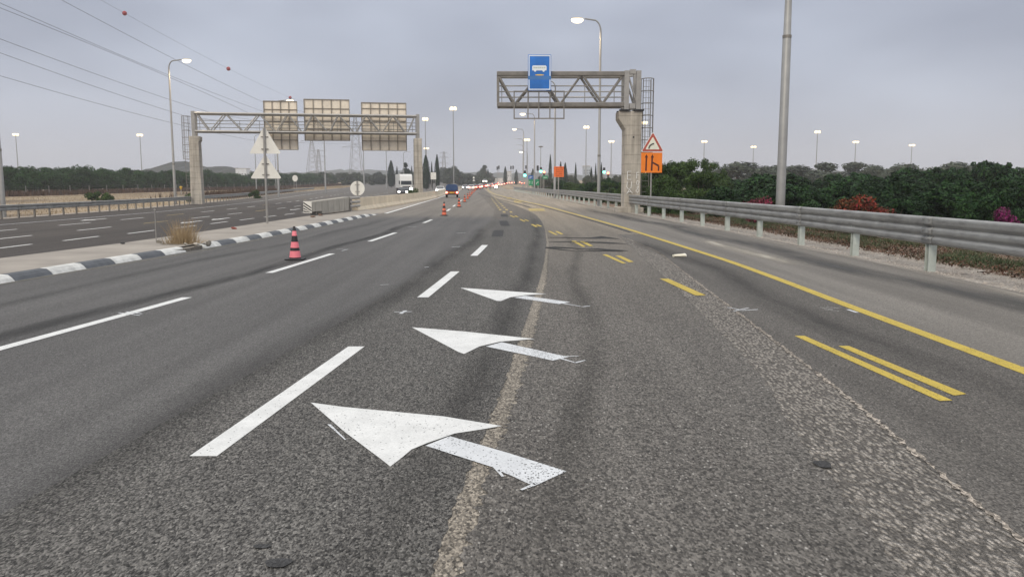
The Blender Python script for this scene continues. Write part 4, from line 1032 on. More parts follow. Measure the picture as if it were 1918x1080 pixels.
for k, (pts, X) in enumerate(wires):
    Z = []; Hh = []
    for px_, py_ in pts:
        Y = X / ((px_ - 959) / F) ; Z.append(Y); Hh.append(zz(py_, Y))
    c = np.polyfit(Z, Hh, 2); Yn, Yf = 110, 505
    ys = np.linspace(Yn, max(Z) * 1.0, 26); p3 = [(X, float(y), float(np.polyval(c, y))) for y in ys]
    ze = zz([238, 232, 226, 214, 246, 256, 268][k], 515)
    y0, z0 = p3[-1][1], p3[-1][2]; s0 = np.polyval(np.polyder(c), y0)
    for f in np.linspace(.15, 1, 7): p3.append((X + (X_at(668, 515) + (k - 3) * 2.0 - X) * f, y0 + (515 - y0) * f, z0 + (ze - z0) * f - 3.0 * f * (1 - f)))
    b = MB(); b.tube(p3, [.045 if k != 3 else .028] * len(p3), 5); tag(b.build('power_line', wm), wlabels[k], 'power line', 'power lines over the orchard')
    if k == 3:
        redm = flat('red marker ball', (.32, .03, .03), .5, 0, .1, 2)
        for j, (px_, py_) in enumerate(balls):
            Y = X / ((px_ - 959) / F); r = 4.2 * Y / F if j == 0 else (3.7 * Y / F if j == 1 else 2.8 * Y / F)
            b = MB(); b.lathe([(max(.01, r * math.sin(a)), r * math.cos(a)) for a in np.linspace(math.pi - .05, .05, 12)], 16)
            o = b.build('marker_ball', redm, None, True); o.location = (X, Y, float(np.polyval(c, Y)))
            tag(o, ['red marker ball highest on the thin power line', 'middle red marker ball on the thin power line', 'red marker ball lowest on the thin power line above the sign panel'][j], 'marker ball', 'marker balls')

# ------------------------------------------------------------------ cones
def cone_proto(col, name):
    cm = flat(name, col, .5, 0, .1, 6); dk = flat('cone black band', (.02, .017, .018), .6, 0, .2, 6)
    t = thing('traffic_cone', '', 'traffic cone', (0, 0, 0))
    hs = [0.03, .07, .21, .28, .42, .55, .65, .75]; r = lambda z: .135 - (.135 - .042) * z / .65
    prof = []; mats = []
    bands = [(.03, .06, 1), (.06, .205, 0), (.205, .275, 1), (.275, .405, 0), (.405, .54, 1), (.54, .645, 0), (.645, .75, 1)]
    for a, c, m in bands: prof += [(r(a), a), (r(c), c)]; mats += [m, m]
    prof[-2] = (.042, .646); prof[-1] = (.026, .745); prof.append((.012, .75))
    mats = mats[:len(prof) - 1]
    for i in range(len(prof) - 1):
        pass
    b = MB(); b.lathe(prof, 20, mats=mats); b.build('cone_body', [cm, dk], t, True)
    b = MB(); b.prism([(-.2, -.16), (-.16, -.2), (.16, -.2), (.2, -.16), (.2, .16), (.16, .2), (-.16, .2), (-.2, .16)], XY, .004, .035); b.build('cone_base', M['black'], t, bevel=.01)
    return t
c1 = cone_proto((.86, .22, .26), 'flash washed pink cone'); c1['label'] = 'nearest pink traffic cone with black bands beside the left lane dash'; c1['group'] = 'traffic cones closing the left lane'  # flash glow returned by this cone is put into its pink base colour
c1.location = (*G(553, 486.5), .001)
c2 = cone_proto((.78, .17, .085), 'orange cone'); c2['group'] = 'traffic cones closing the left lane'; c2['label'] = 'orange banded cone standing alone beyond the nearest pink cone'; c2.location = (*G(832, 404), .001)
cl = [(61.3, -3.9), (78.7, -4.47), (94, -5.0), (112, -5.7), (132, -6.43), (155, -7.3), (178, -8.1), (203, -9.05), (220, -9.6), (240, -10.3), (258, -10.9), (278, -11.4), (300, -12.2)]
for k, (y, x) in enumerate(cl):
    lb = ['orange banded cone just right of the blue covered vehicle', 'first cone of the dense line running up to the jam'][k] if k < 2 else 'orange cone in the dense line running up to the jam'
    dup(c2, lb, (x, y, ter(y)), k * .7, scale=None)

# ------------------------------------------------------------------ vehicles (front towards +y in local space)
def paintmat(name, col): return flat(name, col, .3, .1, .03, 1)
def wheels(t, pos, r=.32, w=.22):
    for x, y in pos:
        b = MB(); b.lathe([(r * .55, -w / 2), (r * .95, -w / 2), (r, -w / 2 + .03), (r, w / 2 - .03), (r * .95, w / 2), (r * .55, w / 2)], 14)
        o = b.build('wheel', M['tyre'], t, True); o.rotation_euler = (0, math.pi / 2, 0); o.location = (x, y, r)
        b = MB(); b.lathe([(r * .56, -w / 2 - .005), (r * .5, -w / 2 - .02), (r * .5, w / 2 + .02), (r * .56, w / 2 + .005)], 12); b.build('rim', M['galv'], o, True)
def car(label, col, loc, rz, front=False, group='cars in the jam', tall=0):
    t = thing('car', label, 'car', loc, rz, group)
    pm = paintmat('car paint', col); b = MB()
    pr = [(-2.15, .32), (-2.2, .55), (-2.15, .92), (-1.75, 1.0 + tall * .3), (-1.25, 1.43 + tall), (.25, 1.45 + tall), (1.05, .98), (2.0, .82), (2.18, .6), (2.12, .28)]
    def hw(z): return .89 if z < 1.0 else .89 - (z - 1.0) * .5
    i = len(b.v); n = len(pr)
    for s_ in (-1, 1):
        for y, z in pr: b.v.append((s_ * hw(z), y, z))
    for k in range(n):
        a, c = k, (k + 1) % n; b.f.append((a, c, c + n, a + n)); b.m.append(0)
    b.f.append(tuple(range(n))); b.f.append(tuple(reversed(range(n, 2 * n)))); b.m += [0, 0]
    b.build('body', pm, t, bevel=.07)
    zt = 1.38 + tall; b = MB(); e = .012
    b.quad([(-.72, -1.82 - e, 1.02 + tall * .25), (.72, -1.82 - e, 1.02 + tall * .25), (.62, -1.36 - e, zt - .02), (-.62, -1.36 - e, zt - .02)])
    b.quad([(-.74, 1.05 + e, 1.03), (.74, 1.05 + e, 1.03), (.62, .36 + e, zt), (-.62, .36 + e, zt)])
    for s_ in (-1, 1): b.quad([(s_ * (.885 + .012), -1.5, 1.05), (s_ * (.885 + .012), .75, 1.05), (s_ * (hw(zt) + .015), .2, zt), (s_ * (hw(zt) + .015), -1.15, zt)])
    b.build('window', M['glass'], t)
    wheels(t, [(-.78, 1.35), (.78, 1.35), (-.78, -1.35), (.78, -1.35)])
    for s_ in (-1, 1):
        b = MB(); b.box((s_ * .62, -2.2, .80), (.5, .1, .3)); b.build('tail_light', M['tail'], t, bevel=.02)
        b = MB(); b.box((s_ * .64, 2.13, .68), (.36, .12, .18)); b.build('headlight', M['head'], t, bevel=.02)
    return t
def car_at(label, px_, Y, col, away=True, dz=0, left=False, **k):
    x = X_at(px_, Y); z = (zleft(Y) if left else ter(Y)) + dz
    sl = .06
    return car(label, col, (x, Y, z + .004), (sl if away else math.pi + sl), **k)
grey, white, dark, red = (.25, .26, .27), (.72, .72, .70), (.035, .035, .04), (.35, .03, .03)
car_at('dark oncoming car with lit headlights in front of the white truck', 756, 140, dark, False, left=True, group='oncoming cars')
car_at('white oncoming car with bright headlights at the end of the near barrier', 824.5, 168, white, False, left=True, group='oncoming cars')
car_at('oncoming car with glaring headlights right of the blue covered vehicle', 871, 255, grey, False, left=True, group='oncoming cars')
car_at('white oncoming car on the rise beyond the triangular signs', 908, 345, white, False, dz=1.6, left=True, group='oncoming cars')
car_at('pale oncoming car at the crest behind the white one', 905, 470, grey, False, dz=1.5, left=True, group='oncoming cars')
jam = [(882.5, 232, white), (890, 262, grey), (896, 292, dark), (901, 318, white), (906, 300, red), (912, 345, grey), (918, 372, dark), (924, 395, white), (930, 360, grey), (947, 430, white), (956, 440, grey), (966, 452, white), (975, 462, grey), (979, 430, dark), (888, 246, dark), (899, 276, white), (908, 306, grey), (916, 328, white), (926, 350, red), (937, 372, white), (942, 395, grey), (895, 254, red), (921, 310, white)]
jl = {0: 'white car with red tail lights left of the cone line, last in the jam', 1: 'grey car second from the end of the jam beside the cones'}
for k, (px_, Y, col) in enumerate(jam):
    car_at(jl.get(k, 'car in the packed far jam with glowing red tail lights' if k < 9 or k > 13 else 'car queueing at the far right of the jam'), px_, Y, col)
def truck():
    Y = 162; x = X_at(761, Y); t = thing('truck', 'white articulated truck with lit headlights coming down the far carriageway', 'truck', (x, Y, zleft(Y) + .004), math.pi + .2)
    wp = flat('truck white', (.66, .66, .64), .4, 0, .05, 1)
    b = MB(); pr = [(-2.2, .5), (-2.2, 3.2), (-1.0, 3.75), (-.35, 3.5), (.05, 2.55), (.12, 1.4), (.12, .4), (-.6, .35)]
    b.prism(pr, YZ, -1.2, 1.2); b.build('cab', wp, t, bevel=.08)
    b = MB(); b.quad([(-1.05, .105, 1.75), (1.05, .105, 1.75), (1.0, .07, 2.5), (-1.0, .07, 2.5)])
    for s_ in (-1, 1): b.quad([(s_ * 1.212, -.9, 1.7), (s_ * 1.212, -.15, 1.7), (s_ * 1.212, -.25, 2.45), (s_ * 1.212, -.9, 2.45)])
    b.build('windscreen', M['glass'], t)
    b = MB(); b.box((0, .14, 1.15), (1.5, .05, .6)); b.build('grille', M['black'], t)
    b = MB(); b.box((0, -8.2, 2.5), (2.5, 11.4, 2.7)); b.build('trailer', wp, t, bevel=.05)
    b = MB(); b.box((0, -7.2, .9), (1.0, 12.5, .3)); b.build('chassis', M['black'], t)
    wheels(t, [(-1.0, -1.0), (1.0, -1.0), (-1.0, -4.0), (1.0, -4.0), (-1.0, -11), (1.0, -11), (-1.0, -12.4), (1.0, -12.4)], .5, .35)
    for s_ in (-1, 1):
        b = MB(); b.box((s_ * .9, .15, .95), (.5, .1, .35)); b.build('headlight', M['head'], t, bevel=.03)
        b = MB(); b.box((s_ * 1.35, -.1, 2.2), (.16, .12, .7)); b.build('mirror', M['black'], t)
truck()
def box_truck():
    Y = 420; x = X_at(933.5, Y); t = thing('truck', 'white box truck with red tail lights standing in the far jam', 'truck', (x, Y, ter(Y) + .004), .25)
    wp = flat('box white', (.66, .62, .58), .5, 0, .05, 1)
    b = MB(); b.box((0, -1.2, 2.1), (2.5, 6.2, 2.5)); b.build('cargo_box', wp, t, bevel=.05)
    b = MB(); b.prism([(1.95, .5), (1.95, 2.6), (3.0, 2.6), (3.7, 1.6), (3.9, 1.4), (3.9, .5)], YZ, -1.1, 1.1); b.build('cab', wp, t, bevel=.05)
    b = MB(); b.box((0, -.5, .7), (1.0, 7, .25)); b.build('chassis', M['black'], t)
    wheels(t, [(-1, 2.8), (1, 2.8), (-1, -2.6), (1, -2.6)], .45, .3)
    for s_ in (-1, 1): b = MB(); b.box((s_ * 1.0, -4.33, .9), (.45, .1, .3)); b.build('tail_light', M['tail'], t)
box_truck()
def tarp_truck():
    Y = 107; x = X_at(846.5, Y); t = thing('pickup_truck', 'small red pickup with a dark blue tarpaulin cover driving away beside the cones', 'pickup', (x, Y, .004), .06)
    rp = paintmat('dark red paint', (.16, .025, .02)); tp = flat('blue tarpaulin', (.02, .055, .15), .7, 0, .25, 1.5, .2)
    b = MB(); b.prism([(-1.95, .38), (-1.95, .82), (.6, .82), (.6, .9), (1.0, 1.35), (1.1, .92), (2.1, .85), (2.2, .4)], YZ, -.78, .78); b.build('body', rp, t, bevel=.04)
    b = MB(); pr = [(-.74, .84), (-.76, 1.35), (-.66, 1.58), (-.4, 1.66), (.4, 1.66), (.66, 1.58), (.76, 1.35), (.74, .84)]; b.prism(pr, XZ, -1.98, .55); b.build('tarpaulin', tp, t, bevel=.05)
    b = MB(); b.box((0, -1.99, .62), (1.5, .06, .22)); b.build('tailgate', flat('orange tail panel', (.5, .14, .05), .5, 0, .1, 2), t)
    b = MB(); b.box((0, -2.03, .62), (.52, .03, .13)); b.build('number_plate', flat('yellow plate', (.7, .48, .05), .5, 0, .03, 2), t)
    b = MB(); b.box((0, -1.98, .42), (1.62, .12, .14)); b.build('bumper', M['black'], t)
    wheels(t, [(-.68, 1.4), (.68, 1.4), (-.68, -1.2), (.68, -1.2)], .3, .2)
    for s_ in (-1, 1): b = MB(); b.box((s_ * .66, -2.03, .64), (.2, .06, .2)); b.build('tail_light', M['tail'], t)
tarp_truck()
def person(label, px_, Y, rz, top, trousers):
    x = X_at(px_, Y); t = thing('person', label, 'person', (x, Y, ter(Y)), rz)
    V_ = [(0, 0, .95), (0, 0, 1.15), (0, .0, 1.38), (0, .01, 1.5), (0, .03, 1.62), (0, .03, 1.72), (-.1, 0, .88), (-.13, .06, .48), (-.14, 0, .07), (-.14, .14, .04), (.1, 0, .88), (.14, -.04, .48), (.15, -.1, .07), (.15, .05, .04),
          (-.19, 0, 1.41), (-.27, .02, 1.13), (-.25, .14, .92), (.19, 0, 1.41), (.27, -.02, 1.13), (.27, .1, .9), (-.24, .2, .84), (.27, .16, .82)]
    E_ = [(0, 1), (1, 2), (2, 3), (3, 4), (4, 5), (0, 6), (6, 7), (7, 8), (8, 9), (0, 10), (10, 11), (11, 12), (12, 13), (2, 14), (14, 15), (15, 16), (16, 20), (2, 17), (17, 18), (18, 19), (19, 21)]
    R_ = [.15, .14, .15, .055, .1, .07, .1, .065, .045, .04, .1, .065, .045, .04, .065, .045, .032, .065, .045, .032, .03, .03]
    me = bpy.data.meshes.new('body'); me.from_pydata(V_, E_, []); o = bpy.data.objects.new('body', me); C.objects.link(o); o.parent = t
    sk = o.modifiers.new('skin', 'SKIN'); o.modifiers.new('sub', 'SUBSURF').levels = 1
    for k, r in enumerate(R_): me.skin_vertices[0].data[k].radius = (r, r * .85, )
    me.skin_vertices[0].data[0].use_root = True
    m, tt, bb = newmat('worker clothing'); n = N(tt); z = n('SeparateXYZ', {0: n('TexCoord').outputs['Object']}).outputs[2]
    n.link(n.ramp(n.math('DIVIDE', z, 2.0), [(.0, trousers), (.46, trousers), (.47, top), (.755, top), (.76, (.35, .2, .14)), (.86, (.35, .2, .14)), (.87, (.03, .02, .02))]), bb.inputs['Base Color']); me.materials.append(m)
    for p_ in me.polygons: p_.use_smooth = True
person('person in orange top and dark trousers standing on the road before the jam', 918.5, 240, .4, (.6, .16, .1), (.03, .03, .035))
def work_light():
    Y = 235; x = X_at(929, Y); t = thing('work_light', 'bright white work light standing on the road right of the person', 'work light', (x, Y, ter(Y)))
    b = MB()
    for a in (0.3, 2.4, 4.5): b.tube([(math.cos(a) * .4, math.sin(a) * .4, 0), (0, 0, .5)], .03, 5)
    b.tube([(0, 0, .45), (0, 0, .8)], .03, 5); b.build('tripod', M['black'], t)
    b = MB(); b.lathe([(.2, 0), (.34, .12), (.36, .35), (.2, .5)], 12, (0, 0, .65)); b.build('lamp_head', M['head'], t, True)
work_light()

# ------------------------------------------------------------------ vegetation
def leaf_mesh(name, P, Nn, size, mat, aspect=.55):
    n = len(P); a = rng.normal(size=(n, 3)); u = np.cross(Nn, a); u /= np.linalg.norm(u, axis=1, keepdims=True) + 1e-9; v = np.cross(Nn, u)
    s = size * rng.uniform(.6, 1.35, (n, 1)); bend = Nn * s * .18
    V = np.stack([P - u * s, P + v * s * aspect + bend, P + u * s, P - v * s * aspect + bend], 1).reshape(-1, 3)
    me = bpy.data.meshes.new(name); me.vertices.add(4 * n); me.vertices.foreach_set('co', V.ravel().astype(np.float32))
    me.loops.add(4 * n); me.loops.foreach_set('vertex_index', np.arange(4 * n, dtype=np.int32))
    me.polygons.add(n); me.polygons.foreach_set('loop_start', np.arange(0, 4 * n, 4, dtype=np.int32))
    me.update(calc_edges=True); me.validate(); me.materials.append(mat); return me
def lobes(n, W_, H0, H1, r0, r1, seed, flat_=.8):
    r = np.random.default_rng(seed); L = []
    for k in range(n):
        a = r.uniform(0, 2 * math.pi); f = math.sqrt(r.uniform(0, 1)); z = H0 + (H1 - H0) * r.uniform(0, 1)
        wz = math.sin(math.pi * (.18 + .72 * (z - H0) / (H1 - H0 + 1e-6)))
        L.append((np.array([math.cos(a) * f * W_ * wz, math.sin(a) * f * W_ * wz, z]), r.uniform(r0, r1)))
    return L
def crown_pts(L, n, flat_=.8, shell=.45):
    w = np.array([q[1] ** 2 for q in L]); w /= w.sum(); idx = rng.choice(len(L), n, p=w)
    d = rng.normal(size=(n, 3)); d /= np.linalg.norm(d, axis=1, keepdims=True)
    rad = np.array([q[1] for q in L])[idx][:, None] * (shell + (1 - shell) * rng.uniform(0, 1, (n, 1)) ** .6) * rng.uniform(.9, 1.12, (n, 1))
    c = np.array([q[0] for q in L])[idx]; P = c + d * rad * np.array([1, 1, flat_])
    Nn = d * .8 + rng.normal(size=(n, 3)) * .55 + np.array([0, 0, .45]); Nn /= np.linalg.norm(Nn, axis=1, keepdims=True)
    return P, Nn
def trunk_mesh(name, h, r, L, nb=5):
    b = MB(); b.tube([(0, 0, -.3), (r * .2, 0, h * .5), (0, r * .2, h)], [r * 1.25, r, r * .7], 7)
    for c, rr in L[:nb]: b.tube([(0, 0, h * .6), tuple(c * np.array([.5, .5, .8])), tuple(c)], [r * .55, r * .35, r * .12], 5)
    o = b.build(name, M['bark']); me = o.data; bpy.data.objects.remove(o); return me
def tree_kind(seed, nl, W_, H0, H1, r0, r1, leaves, size, mat, trunk_h, tr, flat_=.8, shell=.45, shoots=0):
    L = lobes(nl, W_, H0, H1, r0, r1, seed); rr = np.random.default_rng(seed + 500)
    for _ in range(shoots):
        a = rr.uniform(0, 6.28); f = rr.uniform(0, .75) * W_; z = H1 + rr.uniform(-.1, .5) - f * .35; L.append((np.array([math.cos(a) * f, math.sin(a) * f, z]), rr.uniform(.16, .34)))
    L = L; P, Nn = crown_pts(L, leaves, flat_, shell)
    k = P[:, 2] > .12; return leaf_mesh('crown', P[k], Nn[k], size, mat), trunk_mesh('trunk', trunk_h, tr, L)
def plant(name, label, cat, kind, loc, s=1.0, sz=None, group=None, rz=None):
    t = thing(name, label, cat, loc, random.uniform(0, 6.28) if rz is None else rz, group, (s, s, sz or s))
    for nm, me in (('crown', kind[0]), ('trunk', kind[1])):
        o = bpy.data.objects.new(nm, me); C.objects.link(o); o.parent = t
    return t
g_orch = leafmat('orchard leaves', [(.010, .032, .008), (.020, .058, .012), (.036, .085, .018), (.014, .04, .01)])
g_dark = leafmat('dark leaves', [(.007, .022, .008), (.013, .038, .012), (.034, .078, .022), (.010, .028, .010)])
g_mid = leafmat('feathery leaves', [(.022, .045, .011), (.04, .075, .017), (.06, .10, .024), (.018, .036, .01)])
g_grey = leafmat('grey green leaves', [(.05, .065, .045), (.07, .09, .06), (.085, .10, .07), (.045, .055, .04)])
g_cyp = leafmat('cypress leaves', [(.015, .028, .018), (.022, .038, .022), (.03, .045, .028)])
g_far = leafmat('far tree leaves', [(.035, .05, .03), (.055, .068, .04), (.075, .08, .05), (.04, .05, .035)])
orch = [tree_kind(10 + k, 16, 2.1, 1.3, 4.4, .9, 1.5, 4200, .19, g_orch, 1.6, .13) for k in range(4)]
near_k = [tree_kind(30 + k, 30, 2.1, .5, 3.0, .3, .72, 11000, .115, g_dark, 1.2, .09, .75, .55, 9) for k in range(4)]
feath = [tree_kind(50 + k, 26, 1.9, .5, 3.1, .35, .8, 13000, .07, g_mid, 1.2, .07, .7, .25) for k in range(2)] + [tree_kind(57, 34, 1.9, .5, 3.3, .18, .5, 6500, .06, g_mid, 2.2, .07, .7, .1)]
greyk = [tree_kind(70 + k, 15, 2.8, 2.4, 7.0, 1.0, 1.9, 4500, .24, g_grey, 3.2, .22) for k in range(3)]
fark = [tree_kind(90 + k, 14, 2.6, 1.0, 5.2, .9, 1.7, 2200, .30, g_far, 1.6, .2) for k in range(4)]
def cyp_kind(seed, n=3500):
    z = rng.uniform(0, 1, n) ** .9; r = .5 * np.sin(np.pi * (.10 + .88 * z) ** .75) ** .8 * rng.uniform(.55, 1.12, n) ** .5; a = rng.uniform(0, 2 * np.pi, n)
    r *= 1 + .25 * np.sin(3 * a + 9 * z + seed)
    P = np.stack([r * np.cos(a), r * np.sin(a), .04 + .96 * z], 1); Nn = np.stack([np.cos(a), np.sin(a), rng.uniform(-.2, .8, n)], 1); Nn /= np.linalg.norm(Nn, axis=1, keepdims=True)
    P2 = P * np.array([2.2, 2.2, 10]); me = leaf_mesh('crown', P2, Nn, .2, g_cyp, .4)
    b = MB(); b.tube([(0, 0, -.5), (0, 0, 6)], [.2, .06], 6); o = b.build('trunk', M['bark']); m2 = o.data; bpy.data.objects.remove(o); return me, m2
cyp = [cyp_kind(1), cyp_kind(4)]
def topz(kind):
    v = np.empty(len(kind[0].vertices) * 3, np.float32); kind[0].vertices.foreach_get('co', v); return float(np.percentile(v[2::3], 99))
# orchard left
random.seed(21)
for row, X0 in enumerate((-93.5, -99.5)):
    y = 128.0 + row * 2.5
    while y < 445:
        s = random.uniform(.92, 1.12) * (1 + .06 * row); X = X0 + random.uniform(-.6, .6) - max(0, y - 330) * .02
        plant('orchard_tree', 'dense dark green orchard tree in the long row beyond the oncoming carriageway', 'tree', orch[random.randrange(4)], (X, y, zground(y) - .1), s, s * random.uniform(.92, 1.1), 'orchard trees in the long left row')
        y += random.uniform(4.6, 5.8) if y < 300 else random.uniform(6, 8)
# dry brush at the foot of the orchard, grass stuff
def blades(name, n, fx, h0, h1, w, mat, label, lean=.35):
    P = []; V = np.zeros((n * 3, 3))
    for k in range(n):
        x, y, z = fx(); h = random.uniform(h0, h1); a = random.uniform(0, 6.28); ww = w * random.uniform(.6, 1.4)
        V[3 * k] = (x - math.cos(a) * ww, y - math.sin(a) * ww, z); V[3 * k + 1] = (x + math.cos(a) * ww, y + math.sin(a) * ww, z)
        V[3 * k + 2] = (x + random.uniform(-1, 1) * h * lean, y + random.uniform(-1, 1) * h * lean, z + h)
    me = bpy.data.meshes.new(name); me.vertices.add(3 * n); me.vertices.foreach_set('co', V.ravel()); me.loops.add(3 * n); me.loops.foreach_set('vertex_index', np.arange(3 * n, dtype=np.int32))
    me.polygons.add(n); me.polygons.foreach_set('loop_start', np.arange(0, 3 * n, 3, dtype=np.int32)); me.update(calc_edges=True); me.validate(); me.materials.append(mat)
    o = bpy.data.objects.new(name, me); C.objects.link(o); tag(o, label, 'grass', None, 'stuff'); return o
m_brush = leafmat('dry brush', [(.05, .033, .024), (.08, .05, .036), (.11, .07, .05)]); m_straw = leafmat('straw', [(.25, .19, .12), (.33, .255, .165), (.40, .32, .21)])
def f1():
    y = 105 + 330 * random.random() ** 1.4; x = -90 + random.uniform(-2.5, 8.5); return x, y, zground(y) - .02
blades('dry_brush', 22000, f1, .35, 1.15, .10, m_brush, 'brown dry brush along the foot of the orchard')
def f2():
    y = 50 + 330 * random.random() ** 1.3; x = random.uniform(-80, lrailX(y) - 1.0); return x, y, zground(y) - .02
blades('dry_grass', 42000, f2, .06, .24, .03, m_straw, 'straw coloured dry grass beyond the low guardrail')
m_redbrush = leafmat('dark reddish brush', [(.05, .032, .025), (.09, .055, .04), (.06, .05, .03)])
def f3():
    y = random.uniform(120, 200); x = lrailX(y) - 3 - abs(random.gauss(0, 4)); return x, y, zground(y) - .02
blades('dry_brush', 6000, f3, .3, 1.2, .1, m_redbrush, 'dark reddish brush behind the bend of the low guardrail')
def f4():
    y = random.uniform(80, 104); x = barX(y) - .75 - random.uniform(0, 1.4); return x, y, zground(y) - .02
blades('dry_brush', 2600, f4, .4, 1.15, .05, m_redbrush, 'brown brush around the right gantry pillar behind the barrier')
# low shrubs behind the left rail
shrub = [tree_kind(110 + k, 13, 1.0, .1, .8, .18, .42, 2200, .08, g_mid, .3, .03, .8, .2) for k in range(3)]
for k, (px_, Y, s, lb) in enumerate(((186, 96, 1.35, 'low green shrub on the dry grass behind the low guardrail'), (356, 98, 1.1, 'low shrub at the foot of the left gantry pillar'), (476, 118, 1.1, 'low shrub right of the triangular signs behind the low guardrail'))):
    plant('shrub', lb, 'shrub', shrub[k], (X_at(px_, Y), Y, zground(Y) - .05), s, s * 1.1)
shrub_sage = [tree_kind(120, 10, .8, .3, 1.5, .3, .55, 3500, .06, g_mid, .3, .03)]
Y = 86; plant('shrub', 'greenish bush growing against the right gantry pillar', 'shrub', shrub_sage[0], (X_at(772, Y), Y, zground(Y)), .7, 1.3)
# right side: feathery trees and hedge
random.seed(5)
for k, (px_, Y, s, yt) in enumerate(((1236, 54, .80, 313), (1262, 58, .95, 306), (1296, 60, 1.0, 304), (1326, 66, .9, 300), (1275, 70, 1.1, 309), (1348, 74, .8, 326), (1212, 66, .8, 326), (1310, 52, .8, 322), (1250, 48, .7, 332), (1352, 58, .7, 340))):
    lb = ['feathery green tree right behind the orange merge panel', 'feathery green tree between the merge panel and the wispy one', 'feathery green tree left of the wispy one', 'wispy topped feathery tree highest in its clump']
    kd = feath[2] if k == 3 else feath[k % 2]
    plant('feathery_tree', lb[k] if k < 4 else 'feathery green tree within the clump right of the orange merge panel', 'tree', kd, (X_at(px_, Y), Y, -.5), s, (zz(yt, Y) + .5) / topz(kd), 'feathery trees behind the merge panel')
for k in range(11):
    Y = 62 + k * 7.5; X = railX(Y) + 2.8 + random.uniform(-.2, .6) + (.6 if k % 2 else 0)
    plant('hedge_shrub', 'leafy green shrub in the hedge behind the guardrail left of the concrete pillar', 'shrub', (feath + near_k)[k % 5], (X, Y, -.3), .78, random.uniform(.62, .78), 'hedge shrubs behind the guardrail')
# dark orchard trees right
random.seed(12)
sky_y = lambda p: float(np.interp(p, [1340, 1400, 1480, 1560, 1640, 1700, 1760, 1820, 1870, 1918, 2000], [334, 331, 329, 327, 324, 320, 320, 312, 309, 311, 308]))
def dark_tree(px_, Y, s, dy, lb, g):
    kd = near_k[random.randrange(4)]; yt = sky_y(px_) + dy
    plant('leafy_tree', lb, 'tree', kd, (X_at(px_, Y), Y, -.6), s, (zz(yt, Y) + .6) / topz(kd), g)
for k in range(17):
    dark_tree(1345 + k * 40 + random.uniform(-14, 14), random.uniform(62, 80), random.uniform(.85, 1.2), random.uniform(-3, 9), 'dark leafy tree in the rear row behind the right guardrail', 'dark trees rear row')
for k in range(16):
    dark_tree(1350 + k * 42 + random.uniform(-14, 14), random.uniform(44, 54), random.uniform(.62, .85), random.uniform(12, 32), 'dark leafy tree in the front row behind the right guardrail', 'dark trees front row')
for k in range(6):
    dark_tree(1690 + k * 56 + random.uniform(-12, 12), random.uniform(33, 40), random.uniform(.5, .66), random.uniform(34, 58), 'low dark leafy tree nearest the right edge behind the guardrail', 'dark trees at the right edge')
# grey trees behind
for px_, ytop, w, Y, lb in ((1381, 297, 80, 190, 'broad grey green tree right of the wispy feathery one'), (1420, 309, 50, 200, 'small grey tree in the dip right of the broad one'), (1445, 304, 44, 195, 'grey tree just left of the thick lamp post'), (1493, 306, 70, 200, 'grey tree just right of the thick lamp post'),
                          (1556, 300, 70, 195, 'broad brownish grey tree under the tall high mast'), (1592, 299, 70, 205, 'grey tree with a mast behind its crown, joined to the broad brownish one'), (1634, 305, 46, 190, 'grey umbrella shaped tree with a gap under it'), (1660, 311, 50, 200, 'low grey tree right of the umbrella shaped one'),
                          (1690, 302, 50, 200, 'rounded grey tree under the farthest right high mast'), (1780, 297, 66, 185, 'large grey tree standing above the dark rows near the right edge'), (1808, 304, 50, 190, 'grey tree leaning on the large one near the right edge'), (1832, 313, 50, 210, 'low grey tree farthest right'), (1725, 312, 40, 210, 'low grey tree between the rounded and the large one')):
    k = random.randrange(3); h = zz(ytop, Y) - zground(Y); s = w * Y / F / 5.2
    plant('grey_tree', lb, 'tree', greyk[k], (X_at(px_, Y), Y, zground(Y)), s, h / 8.3, 'grey trees beyond the dark rows')
# flowers
def flower(label, px_, ytop, Y, w, cols, seed):
    m = leafmat('blossom ' + str(seed), cols); L = lobes(10, .8, .3, 1.1, .22, .45, seed); P, Nn = crown_pts(L, 3200, .8, .3)
    k2 = P[:, 2] > .1; me = leaf_mesh('crown', P[k2], Nn[k2], .055, m); h = zz(ytop, Y) + .3
    plant('flowering_shrub', label, 'shrub', (me, trunk_mesh('trunk', .4, .04, L)), (X_at(px_, Y), Y, -.3), w / 2.0, h / 1.45)
flower('red bougainvillea bush flowering right of the thick lamp post', 1634, 357, 29, 2.3, [(.20, .03, .022), (.33, .055, .03), (.025, .05, .015), (.27, .04, .045), (.05, .06, .02)], 201)
flower('orange red sprays of the bougainvillea left of its main bush', 1590, 368, 30.5, 1.6, [(.25, .05, .03), (.04, .07, .025), (.36, .07, .03)], 202)
flower('dark pink bougainvillea bush left of the thick lamp post', 1418, 360, 38, 1.9, [(.16, .02, .045), (.23, .03, .065), (.025, .045, .016)], 203)
flower('purple bougainvillea bush at the right edge', 1876, 384, 24, 1.35, [(.13, .015, .075), (.20, .02, .11), (.02, .035, .014)], 204)
